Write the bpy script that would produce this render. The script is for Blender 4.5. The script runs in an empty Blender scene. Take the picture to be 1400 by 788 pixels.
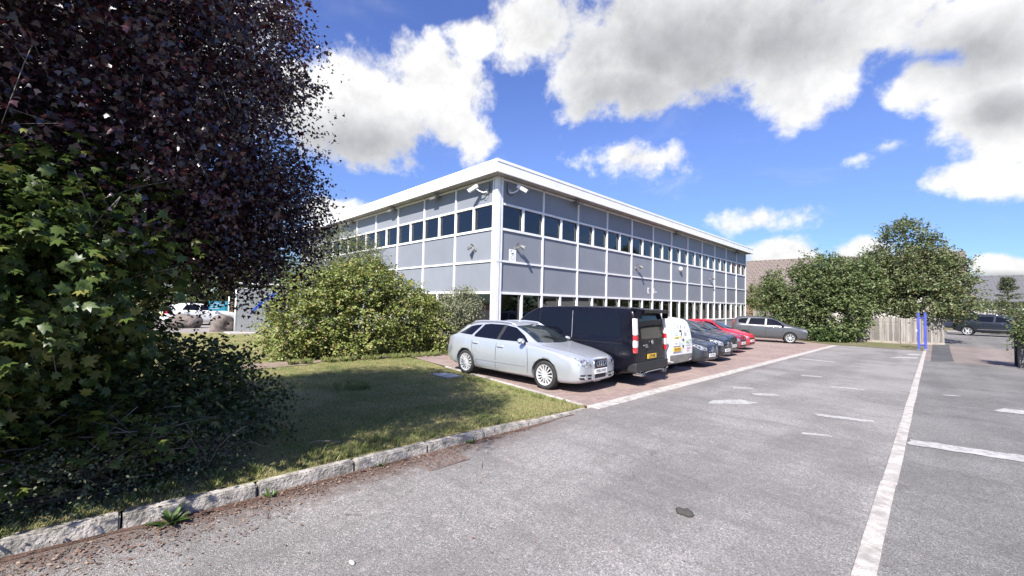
import bpy, bmesh, math, random
import numpy as np
from mathutils import Vector, Matrix
from mathutils.bvhtree import BVHTree

scene = bpy.context.scene
COL = scene.collection
R = math.radians

# ------------------------------------------------------------------ camera
EYE = Vector((0.0, 0.0, 1.8))
AX = [Vector((0.699, -0.011, -0.715)), Vector((0.715, 0.042, 0.698)), Vector((0.022, -0.999, 0.038))]
cam_data = bpy.data.cameras.new("camera")
cam = bpy.data.objects.new("camera", cam_data)
COL.objects.link(cam)
c_right = Vector((AX[0].x, AX[1].x, AX[2].x)).normalized()
c_down = Vector((AX[0].y, AX[1].y, AX[2].y)).normalized()
c_fwd = c_right.cross(c_down).normalized()
c_down = c_fwd.cross(c_right).normalized()
rot = Matrix((c_right, -c_down, -c_fwd)).transposed()
cam.matrix_world = Matrix.Translation(EYE) @ rot.to_4x4()
cam_data.sensor_width = 36.0
cam_data.lens = 562.0 / 1400.0 * 36.0
cam_data.clip_start = 0.05
cam_data.clip_end = 2000.0
scene.camera = cam

# ------------------------------------------------------------------ light and exposure
SUN = Vector((0.43, -1.0, 1.1)).normalized()
sun_el = math.asin(SUN.z)
sun_az = math.atan2(SUN.x, SUN.y)
sl = bpy.data.lights.new("sun", 'SUN')
sl.energy = 4.8
sl.angle = R(0.55)
sl.color = (1.0, 0.955, 0.89)
so = bpy.data.objects.new("sun", sl)
COL.objects.link(so)
so.rotation_euler = SUN.to_track_quat('Z', 'Y').to_euler()
so.location = (0, 0, 30)

scene.view_settings.view_transform = 'Standard'
scene.view_settings.look = 'None'
scene.view_settings.exposure = 1.12
scene.view_settings.gamma = 1.0
scene.view_settings.use_curve_mapping = False
scene.cycles.max_bounces = 6
scene.cycles.diffuse_bounces = 2
scene.cycles.glossy_bounces = 3
scene.cycles.transmission_bounces = 4
scene.cycles.transparent_max_bounces = 8
scene.cycles.use_denoising = True
scene.cycles.sample_clamp_indirect = 6.0

world = bpy.data.worlds.new("World")
scene.world = world
world.use_nodes = True
wt = world.node_tree
for n_ in list(wt.nodes):
    wt.nodes.remove(n_)


def nn(t, typ, **kw):
    n = t.nodes.new(typ)
    for k, v in kw.items():
        if k.startswith('in_'):
            key = k[3:]
            key = int(key) if key.isdigit() else key
            n.inputs[key].default_value = v
        else:
            setattr(n, k, v)
    return n


def mth(t, op, a, b=None, clamp=False):
    n = t.nodes.new('ShaderNodeMath')
    n.operation = op
    n.use_clamp = clamp
    for i, v in enumerate((a, b)):
        if v is None:
            continue
        if isinstance(v, (int, float)):
            n.inputs[i].default_value = v
        else:
            t.links.new(v, n.inputs[i])
    return n.outputs[0]


def ramp(t, sock, lo, hi, o0=0.0, o1=1.0, smooth=True):
    n = t.nodes.new('ShaderNodeMapRange')
    n.interpolation_type = 'SMOOTHSTEP' if smooth else 'LINEAR'
    n.inputs['From Min'].default_value = lo
    n.inputs['From Max'].default_value = hi
    n.inputs['To Min'].default_value = o0
    n.inputs['To Max'].default_value = o1
    t.links.new(sock, n.inputs['Value'])
    return n.outputs['Result']


def vdot(t, sock, v):
    n = t.nodes.new('ShaderNodeVectorMath')
    n.operation = 'DOT_PRODUCT'
    t.links.new(sock, n.inputs[0])
    n.inputs[1].default_value = v
    return n.outputs['Value']


def mixc(t, fac, a, b):
    n = t.nodes.new('ShaderNodeMix')
    n.data_type = 'RGBA'
    n.clamp_factor = True
    if isinstance(fac, (int, float)):
        n.inputs[0].default_value = fac
    else:
        t.links.new(fac, n.inputs[0])
    for idx, v in ((6, a), (7, b)):
        if isinstance(v, (tuple, list)):
            n.inputs[idx].default_value = tuple(v) + ((1.0,) if len(v) == 3 else ())
        else:
            t.links.new(v, n.inputs[idx])
    return n.outputs[2]


sky = nn(wt, 'ShaderNodeTexSky')
sky.sky_type = 'NISHITA'
sky.sun_disc = False
sky.sun_elevation = sun_el
sky.sun_rotation = sun_az
sky.altitude = 50
sky.air_density = 1.0
sky.dust_density = 0.4
sky.ozone_density = 2.0
hsv = nn(wt, 'ShaderNodeHueSaturation', in_Saturation=1.2, in_Value=1.0, in_Hue=0.522)
wt.links.new(sky.outputs[0], hsv.inputs['Color'])
tc = nn(wt, 'ShaderNodeTexCoord')
DIR = tc.outputs['Generated']


def view_dir(px, py):
    v = c_right * (px - 700.0) + c_down * (py - 394.0) + c_fwd * 562.0
    return v.normalized()


# clouds: heaps of vapour at fixed compass directions, broken up by noise
sep = nn(wt, 'ShaderNodeSeparateXYZ')
wt.links.new(DIR, sep.inputs[0])
den = mth(wt, 'ADD', mth(wt, 'MAXIMUM', sep.outputs[2], 0.0), 0.12)
cmb = nn(wt, 'ShaderNodeCombineXYZ')
wt.links.new(mth(wt, 'DIVIDE', sep.outputs[0], den), cmb.inputs[0])
wt.links.new(mth(wt, 'DIVIDE', sep.outputs[1], den), cmb.inputs[1])
PL = cmb.outputs[0]
nA = nn(wt, 'ShaderNodeTexNoise', in_Scale=9.0, in_Detail=10.0, in_Roughness=0.60, in_Distortion=0.15)
wt.links.new(DIR, nA.inputs['Vector'])
nB = nn(wt, 'ShaderNodeTexNoise', in_Scale=3.1, in_Detail=5.0, in_Roughness=0.5)
wt.links.new(DIR, nB.inputs['Vector'])
nC = nn(wt, 'ShaderNodeTexNoise', in_Scale=1.6, in_Detail=6.0, in_Roughness=0.6, in_Distortion=0.4)
wt.links.new(PL, nC.inputs['Vector'])
nD = nn(wt, 'ShaderNodeTexNoise', in_Scale=28.0, in_Detail=6.0, in_Roughness=0.62)
wt.links.new(DIR, nD.inputs['Vector'])
NZ = mth(wt, 'ADD', mth(wt, 'ADD', mth(wt, 'MULTIPLY', nA.outputs[0], 0.62), mth(wt, 'MULTIPLY', nB.outputs[0], 0.2)), mth(wt, 'MULTIPLY', nD.outputs[0], 0.18))


def blob(px, py, a, b, ang=0.0, k=1.0):
    c = view_dir(px, py)
    t1 = (view_dir(px + 4, py) - view_dir(px - 4, py))
    t1 = (t1 - c * t1.dot(c)).normalized()
    t2 = c.cross(t1)
    if t2.z > 0:
        t2 = -t2
    ca, sa = math.cos(R(ang)), math.sin(R(ang))
    u = t1 * ca + t2 * sa
    v = t2 * ca - t1 * sa
    r1 = (view_dir(px + a * ca, py + a * sa) - c).length
    r2 = (view_dir(px - b * sa, py + b * ca) - c).length
    d1 = vdot(wt, DIR, u / max(r1, 1e-3))
    d2 = vdot(wt, DIR, v / max(r2, 1e-3))
    e = mth(wt, 'ADD', mth(wt, 'POWER', mth(wt, 'ABSOLUTE', d1), 2.0), mth(wt, 'POWER', mth(wt, 'ABSOLUTE', d2), 2.0))
    o = mth(wt, 'SUBTRACT', 1.0, mth(wt, 'SQRT', e))
    return o if k == 1.0 else mth(wt, 'MULTIPLY', o, k)


def union(lst):
    o = lst[0]
    for s in lst[1:]:
        o = mth(wt, 'MAXIMUM', o, s)
    return o


heaps = union([blob(*b) for b in [
    (500, 155, 150, 88, 0), (590, 125, 80, 72, 0), (425, 125, 70, 62, 0), (645, 190, 34, 40, 0, .7), (620, 170, 45, 40, 0),
    (950, 40, 300, 100, 0), (850, 105, 130, 72, 0), (730, 45, 70, 60, 0), (1090, 80, 150, 95, -18), (1092, 150, 60, 44, 0, .6),
    (648, 50, 42, 34, 0), (1180, 20, 140, 70, 0),
    (1370, 110, 110, 120, 0), (1265, 118, 90, 42, -15), (1330, 30, 120, 60, 0), (1340, 243, 115, 30, -4), (1380, 190, 70, 50, 0),
    (868, 214, 90, 32, 8, .7), (1040, 298, 60, 22, -6, .5), (1172, 218, 34, 14, 0, .42), (1210, 199, 32, 13, -10, .38),
    (1062, 352, 66, 30, 0), (1180, 350, 56, 28, 0), (1370, 368, 76, 22, 0), (1290, 352, 40, 16, 0, .6), (450, 290, 60, 24, 0),
    (180, 60, 260, 160, 0), (100, 260, 200, 90, 0)]])
dens = mth(wt, 'ADD', mth(wt, 'MULTIPLY', heaps, 1.55), mth(wt, 'MULTIPLY', mth(wt, 'SUBTRACT', NZ, 0.5), 4.6))
# thin streaks everywhere else in the sky, and more heaps behind the viewer
veil = ramp(wt, nC.outputs[0], 0.54, 0.9, 0.0, 0.5)
behind = vdot(wt, DIR, -c_fwd)
dens2 = mth(wt, 'ADD', dens, mth(wt, 'MULTIPLY', ramp(wt, behind, -0.25, 0.3), ramp(wt, nC.outputs[0], 0.42, 0.62, 0, 1.3)))
alpha = ramp(wt, dens2, -0.04, 0.66)
alpha = mth(wt, 'MAXIMUM', alpha, veil)
grey = union([blob(*b) for b in [(485, 196, 125, 38, 0), (930, 62, 190, 82, 0), (860, 125, 90, 46, 0), (1060, 55, 120, 60, -15),
                                 (1330, 70, 110, 46, 0), (1050, 366, 70, 8, 0), (1365, 378, 70, 7, 0), (1370, 150, 60, 30, 0)]])
gm = mth(wt, 'ADD', grey, mth(wt, 'MULTIPLY', mth(wt, 'SUBTRACT', NZ, 0.5), 3.6))
gfac = ramp(wt, gm, -0.65, 1.15)
ccol = mixc(wt, gfac, (1.30, 1.30, 1.31), (0.63, 0.645, 0.685))
# sunlit and shaded sides of the billows: the same noise looked up a little towards the sun
off = nn(wt, 'ShaderNodeVectorMath', operation='ADD')
wt.links.new(DIR, off.inputs[0])
off.inputs[1].default_value = SUN * 0.035
nS = nn(wt, 'ShaderNodeTexNoise', in_Scale=9.0, in_Detail=10.0, in_Roughness=0.60, in_Distortion=0.15)
wt.links.new(off.outputs[0], nS.inputs['Vector'])
relief = mth(wt, 'SUBTRACT', nA.outputs[0], nS.outputs[0])
fine = mth(wt, 'ADD', 0.98, mth(wt, 'MULTIPLY', relief, 0.95))
cb = nn(wt, 'ShaderNodeVectorMath', operation='SCALE')
wt.links.new(ccol, cb.inputs[0])
wt.links.new(fine, cb.inputs['Scale'])
bg_sky = nn(wt, 'ShaderNodeBackground', in_Strength=0.102)

tc = nn(wt, 'ShaderNodeTexCoord')
DIR = tc.outputs['Generated']


def view_dir(px, py):
    v = c_right * (px - 700.0) + c_down * (py - 394.0) + c_fwd * 562.0
    return v.normalized()


# clouds: heaps of vapour at fixed compass directions, broken up by noise
sep = nn(wt, 'ShaderNodeSeparateXYZ')
wt.links.new(DIR, sep.inputs[0])
den = mth(wt, 'ADD', mth(wt, 'MAXIMUM', sep.outputs[2], 0.0), 0.12)
cmb = nn(wt, 'ShaderNodeCombineXYZ')
wt.links.new(mth(wt, 'DIVIDE', sep.outputs[0], den), cmb.inputs[0])
wt.links.new(mth(wt, 'DIVIDE', sep.outputs[1], den), cmb.inputs[1])
PL = cmb.outputs[0]
nA = nn(wt, 'ShaderNodeTexNoise', in_Scale=9.0, in_Detail=10.0, in_Roughness=0.60, in_Distortion=0.15)
wt.links.new(DIR, nA.inputs['Vector'])
nB = nn(wt, 'ShaderNodeTexNoise', in_Scale=3.1, in_Detail=5.0, in_Roughness=0.5)
wt.links.new(DIR, nB.inputs['Vector'])
nC = nn(wt, 'ShaderNodeTexNoise', in_Scale=1.6, in_Detail=6.0, in_Roughness=0.6, in_Distortion=0.4)
wt.links.new(PL, nC.inputs['Vector'])
nD = nn(wt, 'ShaderNodeTexNoise', in_Scale=28.0, in_Detail=6.0, in_Roughness=0.62)
wt.links.new(DIR, nD.inputs['Vector'])
NZ = mth(wt, 'ADD', mth(wt, 'ADD', mth(wt, 'MULTIPLY', nA.outputs[0], 0.62), mth(wt, 'MULTIPLY', nB.outputs[0], 0.2)), mth(wt, 'MULTIPLY', nD.outputs[0], 0.18))


def blob(px, py, a, b, ang=0.0, k=1.0):
    c = view_dir(px, py)
    t1 = (view_dir(px + 4, py) - view_dir(px - 4, py))
    t1 = (t1 - c * t1.dot(c)).normalized()
    t2 = c.cross(t1)
    if t2.z > 0:
        t2 = -t2
    ca, sa = math.cos(R(ang)), math.sin(R(ang))
    u = t1 * ca + t2 * sa
    v = t2 * ca - t1 * sa
    r1 = (view_dir(px + a * ca, py + a * sa) - c).length
    r2 = (view_dir(px - b * sa, py + b * ca) - c).length
    d1 = vdot(wt, DIR, u / max(r1, 1e-3))
    d2 = vdot(wt, DIR, v / max(r2, 1e-3))
    e = mth(wt, 'ADD', mth(wt, 'POWER', mth(wt, 'ABSOLUTE', d1), 2.0), mth(wt, 'POWER', mth(wt, 'ABSOLUTE', d2), 2.0))
    o = mth(wt, 'SUBTRACT', 1.0, mth(wt, 'SQRT', e))
    return o if k == 1.0 else mth(wt, 'MULTIPLY', o, k)


def union(lst):
    o = lst[0]
    for s in lst[1:]:
        o = mth(wt, 'MAXIMUM', o, s)
    return o


heaps = union([blob(*b) for b in [
    (500, 155, 150, 88, 0), (590, 125, 80, 72, 0), (425, 125, 70, 62, 0), (645, 190, 34, 40, 0, .7), (620, 170, 45, 40, 0),
    (950, 40, 300, 100, 0), (850, 105, 130, 72, 0), (730, 45, 70, 60, 0), (1090, 80, 150, 95, -18), (1092, 150, 60, 44, 0, .6),
    (648, 50, 42, 34, 0), (1180, 20, 140, 70, 0),
    (1370, 110, 110, 120, 0), (1265, 118, 90, 42, -15), (1330, 30, 120, 60, 0), (1340, 243, 115, 30, -4), (1380, 190, 70, 50, 0),
    (868, 214, 90, 32, 8, .7), (1040, 298, 60, 22, -6, .5), (1172, 218, 34, 14, 0, .42), (1210, 199, 32, 13, -10, .38),
    (1062, 352, 66, 30, 0), (1180, 350, 56, 28, 0), (1370, 368, 76, 22, 0), (1290, 352, 40, 16, 0, .6), (450, 290, 60, 24, 0),
    (180, 60, 260, 160, 0), (100, 260, 200, 90, 0)]])
dens = mth(wt, 'ADD', mth(wt, 'MULTIPLY', heaps, 1.55), mth(wt, 'MULTIPLY', mth(wt, 'SUBTRACT', NZ, 0.5), 4.6))
# thin streaks everywhere else in the sky, and more heaps behind the viewer
veil = ramp(wt, nC.outputs[0], 0.54, 0.9, 0.0, 0.5)
behind = vdot(wt, DIR, -c_fwd)
dens2 = mth(wt, 'ADD', dens, mth(wt, 'MULTIPLY', ramp(wt, behind, -0.25, 0.3), ramp(wt, nC.outputs[0], 0.42, 0.62, 0, 1.3)))
alpha = ramp(wt, dens2, -0.04, 0.66)
alpha = mth(wt, 'MAXIMUM', alpha, veil)
grey = union([blob(*b) for b in [(485, 196, 125, 38, 0), (930, 62, 190, 82, 0), (860, 125, 90, 46, 0), (1060, 55, 120, 60, -15),
                                 (1330, 70, 110, 46, 0), (1050, 366, 70, 8, 0), (1365, 378, 70, 7, 0), (1370, 150, 60, 30, 0)]])
gm = mth(wt, 'ADD', grey, mth(wt, 'MULTIPLY', mth(wt, 'SUBTRACT', NZ, 0.5), 3.6))
gfac = ramp(wt, gm, -0.65, 1.15)
ccol = mixc(wt, gfac, (1.30, 1.30, 1.31), (0.63, 0.645, 0.685))
# sunlit and shaded sides of the billows: the same noise looked up a little towards the sun
off = nn(wt, 'ShaderNodeVectorMath', operation='ADD')
wt.links.new(DIR, off.inputs[0])
off.inputs[1].default_value = SUN * 0.035
nS = nn(wt, 'ShaderNodeTexNoise', in_Scale=9.0, in_Detail=10.0, in_Roughness=0.60, in_Distortion=0.15)
wt.links.new(off.outputs[0], nS.inputs['Vector'])
relief = mth(wt, 'SUBTRACT', nA.outputs[0], nS.outputs[0])
fine = mth(wt, 'ADD', 0.98, mth(wt, 'MULTIPLY', relief, 0.95))
cb = nn(wt, 'ShaderNodeVectorMath', operation='SCALE')
wt.links.new(ccol, cb.inputs[0])
wt.links.new(fine, cb.inputs['Scale'])
bg_sky = nn(wt, 'ShaderNodeBackground', in_Strength=0.102)
# the low sky is a clear, deeper blue that day
deep = nn(wt, 'ShaderNodeVectorMath', operation='MULTIPLY')
wt.links.new(hsv.outputs[0], deep.inputs[0])
wt.links.new(mixc(wt, ramp(wt, sep.outputs[2], 0.0, 0.42), (0.40, 0.53, 0.66), (1.0, 1.0, 1.0)), deep.inputs[1])
wt.links.new(deep.outputs[0], bg_sky.inputs['Color'])
bg_cl = nn(wt, 'ShaderNodeBackground', in_Strength=0.37)
wt.links.new(cb.outputs[0], bg_cl.inputs['Color'])
mx = nn(wt, 'ShaderNodeMixShader')
wt.links.new(alpha, mx.inputs[0])
wt.links.new(bg_sky.outputs[0], mx.inputs[1])
wt.links.new(bg_cl.outputs[0], mx.inputs[2])
wo = nn(wt, 'ShaderNodeOutputWorld')
wt.links.new(mx.outputs[0], wo.inputs['Surface'])
world.cycles.sampling_method = 'MANUAL'
world.cycles.sample_map_resolution = 1024

# ------------------------------------------------------------------ helpers
def link(name, data=None, parent=None, loc=None):
    o = bpy.data.objects.new(name, data)
    COL.objects.link(o)
    if parent is not None:
        o.parent = parent
    if loc is not None:
        o.location = loc
    return o


def tag(o, label=None, cat=None, group=None, kind=None):
    if label:
        o['label'] = label
    if cat:
        o['category'] = cat
    if group:
        o['group'] = group
    if kind:
        o['kind'] = kind
    return o


def thing(name, label, cat, loc=(0, 0, 0), rz=0.0, group=None):
    o = link(name, None, None, loc)
    o.rotation_euler = (0, 0, rz)
    o.empty_display_size = 0.2
    return tag(o, label, cat, group)


def obj(name, bm, m, parent=None, smooth=False, loc=None):
    me = bpy.data.meshes.new(name)
    bm.to_mesh(me)
    bm.free()
    if smooth:
        for p in me.polygons:
            p.use_smooth = True
    for mm in (m if isinstance(m, (list, tuple)) else [m]):
        me.materials.append(mm)
    return link(name, me, parent, loc)


def mesh_np(name, verts, faces, m, parent=None, smooth=False, mat_idx=None):
    """verts (n,3), faces (k,s) with a constant side count"""
    me = bpy.data.meshes.new(name)
    nv, (nf, s) = len(verts), faces.shape
    me.vertices.add(nv)
    me.vertices.foreach_set('co', np.asarray(verts, np.float32).ravel())
    me.loops.add(nf * s)
    me.loops.foreach_set('vertex_index', faces.astype(np.int32).ravel())
    me.polygons.add(nf)
    me.polygons.foreach_set('loop_start', np.arange(0, nf * s, s, dtype=np.int32))
    me.polygons.foreach_set('loop_total', np.full(nf, s, np.int32))
    if smooth:
        me.polygons.foreach_set('use_smooth', np.ones(nf, bool))
    for mm in (m if isinstance(m, (list, tuple)) else [m]):
        me.materials.append(mm)
    if mat_idx is not None:
        me.polygons.foreach_set('material_index', np.asarray(mat_idx, np.int32))
    me.update(calc_edges=True)
    me.validate()
    return link(name, me, parent)


def box(bm, x0, x1, y0, y1, z0, z1, bev=0.0, mtx=None):
    r = bmesh.ops.create_cube(bm, size=1.0)
    vs = r['verts']
    for v in vs:
        v.co = Vector(((x0 + x1) / 2 + v.co.x * (x1 - x0), (y0 + y1) / 2 + v.co.y * (y1 - y0), (z0 + z1) / 2 + v.co.z * (z1 - z0)))
    if bev > 0:
        es = list({e for v in vs for e in v.link_edges})
        rr = bmesh.ops.bevel(bm, geom=es, offset=bev, segments=2, affect='EDGES', profile=0.6)
        vs = [v for v in rr['verts']] + [v for v in vs if v.is_valid]
        vs = list({v for v in vs if v.is_valid})
    if mtx is not None:
        bmesh.ops.transform(bm, matrix=mtx, verts=vs)
    return vs


def cyl(bm, p0, p1, r0, r1=None, seg=12, caps=True):
    p0, p1 = Vector(p0), Vector(p1)
    r1 = r0 if r1 is None else r1
    d = p1 - p0
    m = Matrix.Translation((p0 + p1) / 2) @ d.to_track_quat('Z', 'Y').to_matrix().to_4x4()
    bmesh.ops.create_cone(bm, cap_ends=caps, segments=seg, radius1=r0, radius2=r1, depth=d.length, matrix=m)


def tube(bm, pts, rads, seg=7):
    """a tapered tube along a polyline"""
    pts = [Vector(p) for p in pts]
    rings = []
    up = Vector((0.13, 0.31, 0.94))
    for i, p in enumerate(pts):
        d = (pts[min(i + 1, len(pts) - 1)] - pts[max(i - 1, 0)])
        if d.length < 1e-6:
            d = Vector((0, 0, 1))
        d.normalize()
        a = d.cross(up)
        if a.length < 0.05:
            a = d.cross(Vector((1, 0, 0)))
        a.normalize()
        b = d.cross(a)
        r = rads[i] if not isinstance(rads, (int, float)) else rads
        rings.append([bm.verts.new(p + (a * math.cos(k * 2 * math.pi / seg) + b * math.sin(k * 2 * math.pi / seg)) * r) for k in range(seg)])
    for i in range(len(rings) - 1):
        for k in range(seg):
            bm.faces.new((rings[i][k], rings[i][(k + 1) % seg], rings[i + 1][(k + 1) % seg], rings[i + 1][k]))
    bm.faces.new(rings[0][::-1])
    bm.faces.new(rings[-1])


def lathe(bm, prof, axis='y', seg=28, c=(0, 0, 0)):
    """prof = [(radius, along)] turned about the axis"""
    rings = []
    for r, t in prof:
        ring = []
        for k in range(seg):
            a = k * 2 * math.pi / seg
            u, v = r * math.cos(a), r * math.sin(a)
            co = {'y': (u, t, v), 'z': (u, v, t), 'x': (t, u, v)}[axis]
            ring.append(bm.verts.new(Vector(co) + Vector(c)))
        rings.append(ring)
    for i in range(len(rings) - 1):
        for k in range(seg):
            bm.faces.new((rings[i][k], rings[i][(k + 1) % seg], rings[i + 1][(k + 1) % seg], rings[i + 1][k]))
    return rings


def NB():
    return bmesh.new()


# ------------------------------------------------------------------ materials
def mat(name, col, rough=0.6, metal=0.0, var=0.0, vscale=3.0, bump=0.0, bscale=30.0, col2=None, coat=0.0, spec=None, detail=4.0):
    m = bpy.data.materials.new(name)
    m.use_nodes = True
    t = m.node_tree
    p = t.nodes['Principled BSDF']
    p.inputs['Base Color'].default_value = (*col, 1)
    p.inputs['Roughness'].default_value = rough
    p.inputs['Metallic'].default_value = metal
    if coat:
        p.inputs['Coat Weight'].default_value = coat
        p.inputs['Coat Roughness'].default_value = 0.04
    if spec is not None:
        p.inputs['Specular IOR Level'].default_value = spec
    if var or col2 or bump:
        co = nn(t, 'ShaderNodeTexCoord').outputs['Object']
    if var or col2:
        nz = nn(t, 'ShaderNodeTexNoise', in_Scale=vscale, in_Detail=detail, in_Roughness=0.62)
        t.links.new(co, nz.inputs['Vector'])
        c2 = col2 or tuple(max(0, c * (1 - var)) for c in col)
        f = ramp(t, nz.outputs[0], 0.35, 0.68)
        t.links.new(mixc(t, f, col, c2), p.inputs['Base Color'])
    if bump:
        nb = nn(t, 'ShaderNodeTexNoise', in_Scale=bscale, in_Detail=5.0)
        t.links.new(co, nb.inputs['Vector'])
        b = nn(t, 'ShaderNodeBump', in_Strength=bump, in_Distance=0.02)
        t.links.new(nb.outputs[0], b.inputs['Height'])
        t.links.new(b.outputs[0], p.inputs['Normal'])
    return m


def leaf_mat(name, c1, c2, c3=None, rough=0.42, trans=0.3, tcol=None, spec=0.5):
    """leaf colour differs from leaf to leaf; light passes partly through"""
    m = bpy.data.materials.new(name)
    m.use_nodes = True
    t = m.node_tree
    p = t.nodes['Principled BSDF']
    out = t.nodes['Material Output']
    g = nn(t, 'ShaderNodeNewGeometry')
    rnd = g.outputs['Random Per Island']
    col = mixc(t, rnd, c1, c2)
    if c3:
        col = mixc(t, ramp(t, rnd, 0.80, 0.97), col, c3)
    t.links.new(col, p.inputs['Base Color'])
    p.inputs['Roughness'].default_value = rough
    p.inputs['Specular IOR Level'].default_value = spec
    tr = nn(t, 'ShaderNodeBsdfTranslucent')
    if tcol:
        tr.inputs[0].default_value = (*tcol, 1)
    else:
        t.links.new(col, tr.inputs[0])
    ms = nn(t, 'ShaderNodeMixShader', in_0=trans)
    t.links.new(p.outputs[0], ms.inputs[1])
    t.links.new(tr.outputs[0], ms.inputs[2])
    t.links.new(ms.outputs[0], out.inputs['Surface'])
    return m


def gz(y):
    """fall of the ground: gently down along the road, up again past the fence"""
    if y < 36:
        return -0.013 * y
    if y < 50:
        return -0.468 + (y - 36) * 0.468 / 14.0
    return 0.0

# ================================================================== SETTING
def asphalt_mat(name, base, light, tint=1.0, scale=120.0, gutter=False):
    m = bpy.data.materials.new(name)
    m.use_nodes = True
    t = m.node_tree
    p = t.nodes['Principled BSDF']
    co = nn(t, 'ShaderNodeTexCoord').outputs['Object']
    vo = nn(t, 'ShaderNodeTexVoronoi', in_Scale=scale, in_Randomness=1.0)
    t.links.new(co, vo.inputs['Vector'])
    v2 = nn(t, 'ShaderNodeTexVoronoi', in_Scale=scale * 0.8)
    t.links.new(co, v2.inputs['Vector'])
    sc = nn(t, 'ShaderNodeSeparateColor')
    t.links.new(vo.outputs['Color'], sc.inputs[0])
    sc2 = nn(t, 'ShaderNodeSeparateColor')
    t.links.new(v2.outputs['Color'], sc2.inputs[0])
    n1 = nn(t, 'ShaderNodeTexNoise', in_Scale=0.55, in_Detail=6.0, in_Roughness=0.6)
    t.links.new(co, n1.inputs['Vector'])
    n2 = nn(t, 'ShaderNodeTexNoise', in_Scale=9.0, in_Detail=6.0, in_Roughness=0.7)
    t.links.new(co, n2.inputs['Vector'])
    mp = nn(t, 'ShaderNodeMapping')
    mp.inputs['Scale'].default_value = (0.5, 2.6, 1.0)
    t.links.new(co, mp.inputs['Vector'])
    n3 = nn(t, 'ShaderNodeTexNoise', in_Scale=1.3, in_Detail=5.0, in_Roughness=0.65)
    t.links.new(mp.outputs[0], n3.inputs['Vector'])
    stone = mixc(t, ramp(t, sc.outputs[0], 0.25, 0.95, smooth=False), base, light)
    stone = mixc(t, ramp(t, sc2.outputs[0], 0.88, 0.99, 0, 0.6), stone, tuple(min(1, c * 1.75) for c in light))
    stone = mixc(t, ramp(t, sc2.outputs[1], 0.86, 0.97, 0, 0.75), stone, tuple(c * 0.5 for c in base))
    worn = mixc(t, ramp(t, n1.outputs[0], 0.36, 0.66, 0.0, 0.5), stone, tuple(c * 0.62 for c in base))
    worn = mixc(t, ramp(t, n3.outputs[0], 0.48, 0.72, 0.0, 0.38), worn, tuple(c * 0.66 for c in base))
    worn = mixc(t, ramp(t, n2.outputs[0], 0.5, 0.78, 0.0, 0.5), worn, tuple(c * 1.15 for c in light))
    # oil drips, tyre-darkened lanes and hairline cracks
    mt = nn(t, 'ShaderNodeMapping')
    mt.inputs['Scale'].default_value = (1.1, 0.10, 1.0)
    t.links.new(co, mt.inputs['Vector'])
    n5 = nn(t, 'ShaderNodeTexNoise', in_Scale=1.0, in_Detail=3.0)
    t.links.new(mt.outputs[0], n5.inputs['Vector'])
    worn = mixc(t, ramp(t, n5.outputs[0], 0.46, 0.62, 0.0, 0.30), worn, tuple(c * 0.62 for c in base))
    n6 = nn(t, 'ShaderNodeTexNoise', in_Scale=1.7, in_Detail=2.0)
    t.links.new(co, n6.inputs['Vector'])
    worn = mixc(t, ramp(t, n6.outputs[0], 0.70, 0.80, 0.0, 0.55), worn, tuple(c * 0.45 for c in base))
    nw = nn(t, 'ShaderNodeTexNoise', in_Scale=1.4, in_Detail=6.0)
    t.links.new(co, nw.inputs['Vector'])
    wv = nn(t, 'ShaderNodeVectorMath', operation='ADD')
    t.links.new(co, wv.inputs[0])
    ws = nn(t, 'ShaderNodeVectorMath', operation='SCALE', in_Scale=0.9)
    t.links.new(nw.outputs['Color'], ws.inputs[0])
    t.links.new(ws.outputs[0], wv.inputs[1])
    ck = nn(t, 'ShaderNodeTexVoronoi', in_Scale=0.33, feature='DISTANCE_TO_EDGE')
    t.links.new(wv.outputs[0], ck.inputs['Vector'])
    crack = mth(t, 'MULTIPLY', ramp(t, ck.outputs['Distance'], 0.0006, 0.0026, 0.38, 0.0), ramp(t, n1.outputs[0], 0.46, 0.56))
    worn = mixc(t, crack, worn, (0.03, 0.029, 0.028))
    if gutter:
        sp_ = nn(t, 'ShaderNodeSeparateXYZ')
        t.links.new(co, sp_.inputs[0])
        bend = mth(t, 'MULTIPLY', mth(t, 'MAXIMUM', mth(t, 'SUBTRACT', 1.0, sp_.outputs[1]), 0.0), 0.09)
        wob = mth(t, 'ADD', mth(t, 'ADD', sp_.outputs[0], bend), mth(t, 'MULTIPLY', mth(t, 'SUBTRACT', n2.outputs[0], 0.5), 0.75))
        wob = mth(t, 'ADD', wob, mth(t, 'MULTIPLY', mth(t, 'SUBTRACT', n1.outputs[0], 0.5), 0.7))
        near = mth(t, 'MULTIPLY', ramp(t, wob, -4.28, -3.72, 1, 0), ramp(t, sp_.outputs[1], 2.0, 6.2, 1, 0.12))
        worn = mixc(t, mth(t, 'MULTIPLY', near, 0.88), worn, mixc(t, sc.outputs[2], (0.05, 0.032, 0.026), (0.17, 0.115, 0.09)))
    t.links.new(worn, p.inputs['Base Color'])
    p.inputs['Roughness'].default_value = 0.85
    p.inputs['Specular IOR Level'].default_value = 0.25
    b = nn(t, 'ShaderNodeBump', in_Strength=0.55, in_Distance=0.012)
    t.links.new(vo.outputs['Distance'], b.inputs['Height'])
    t.links.new(b.outputs[0], p.inputs['Normal'])
    return m


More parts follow.
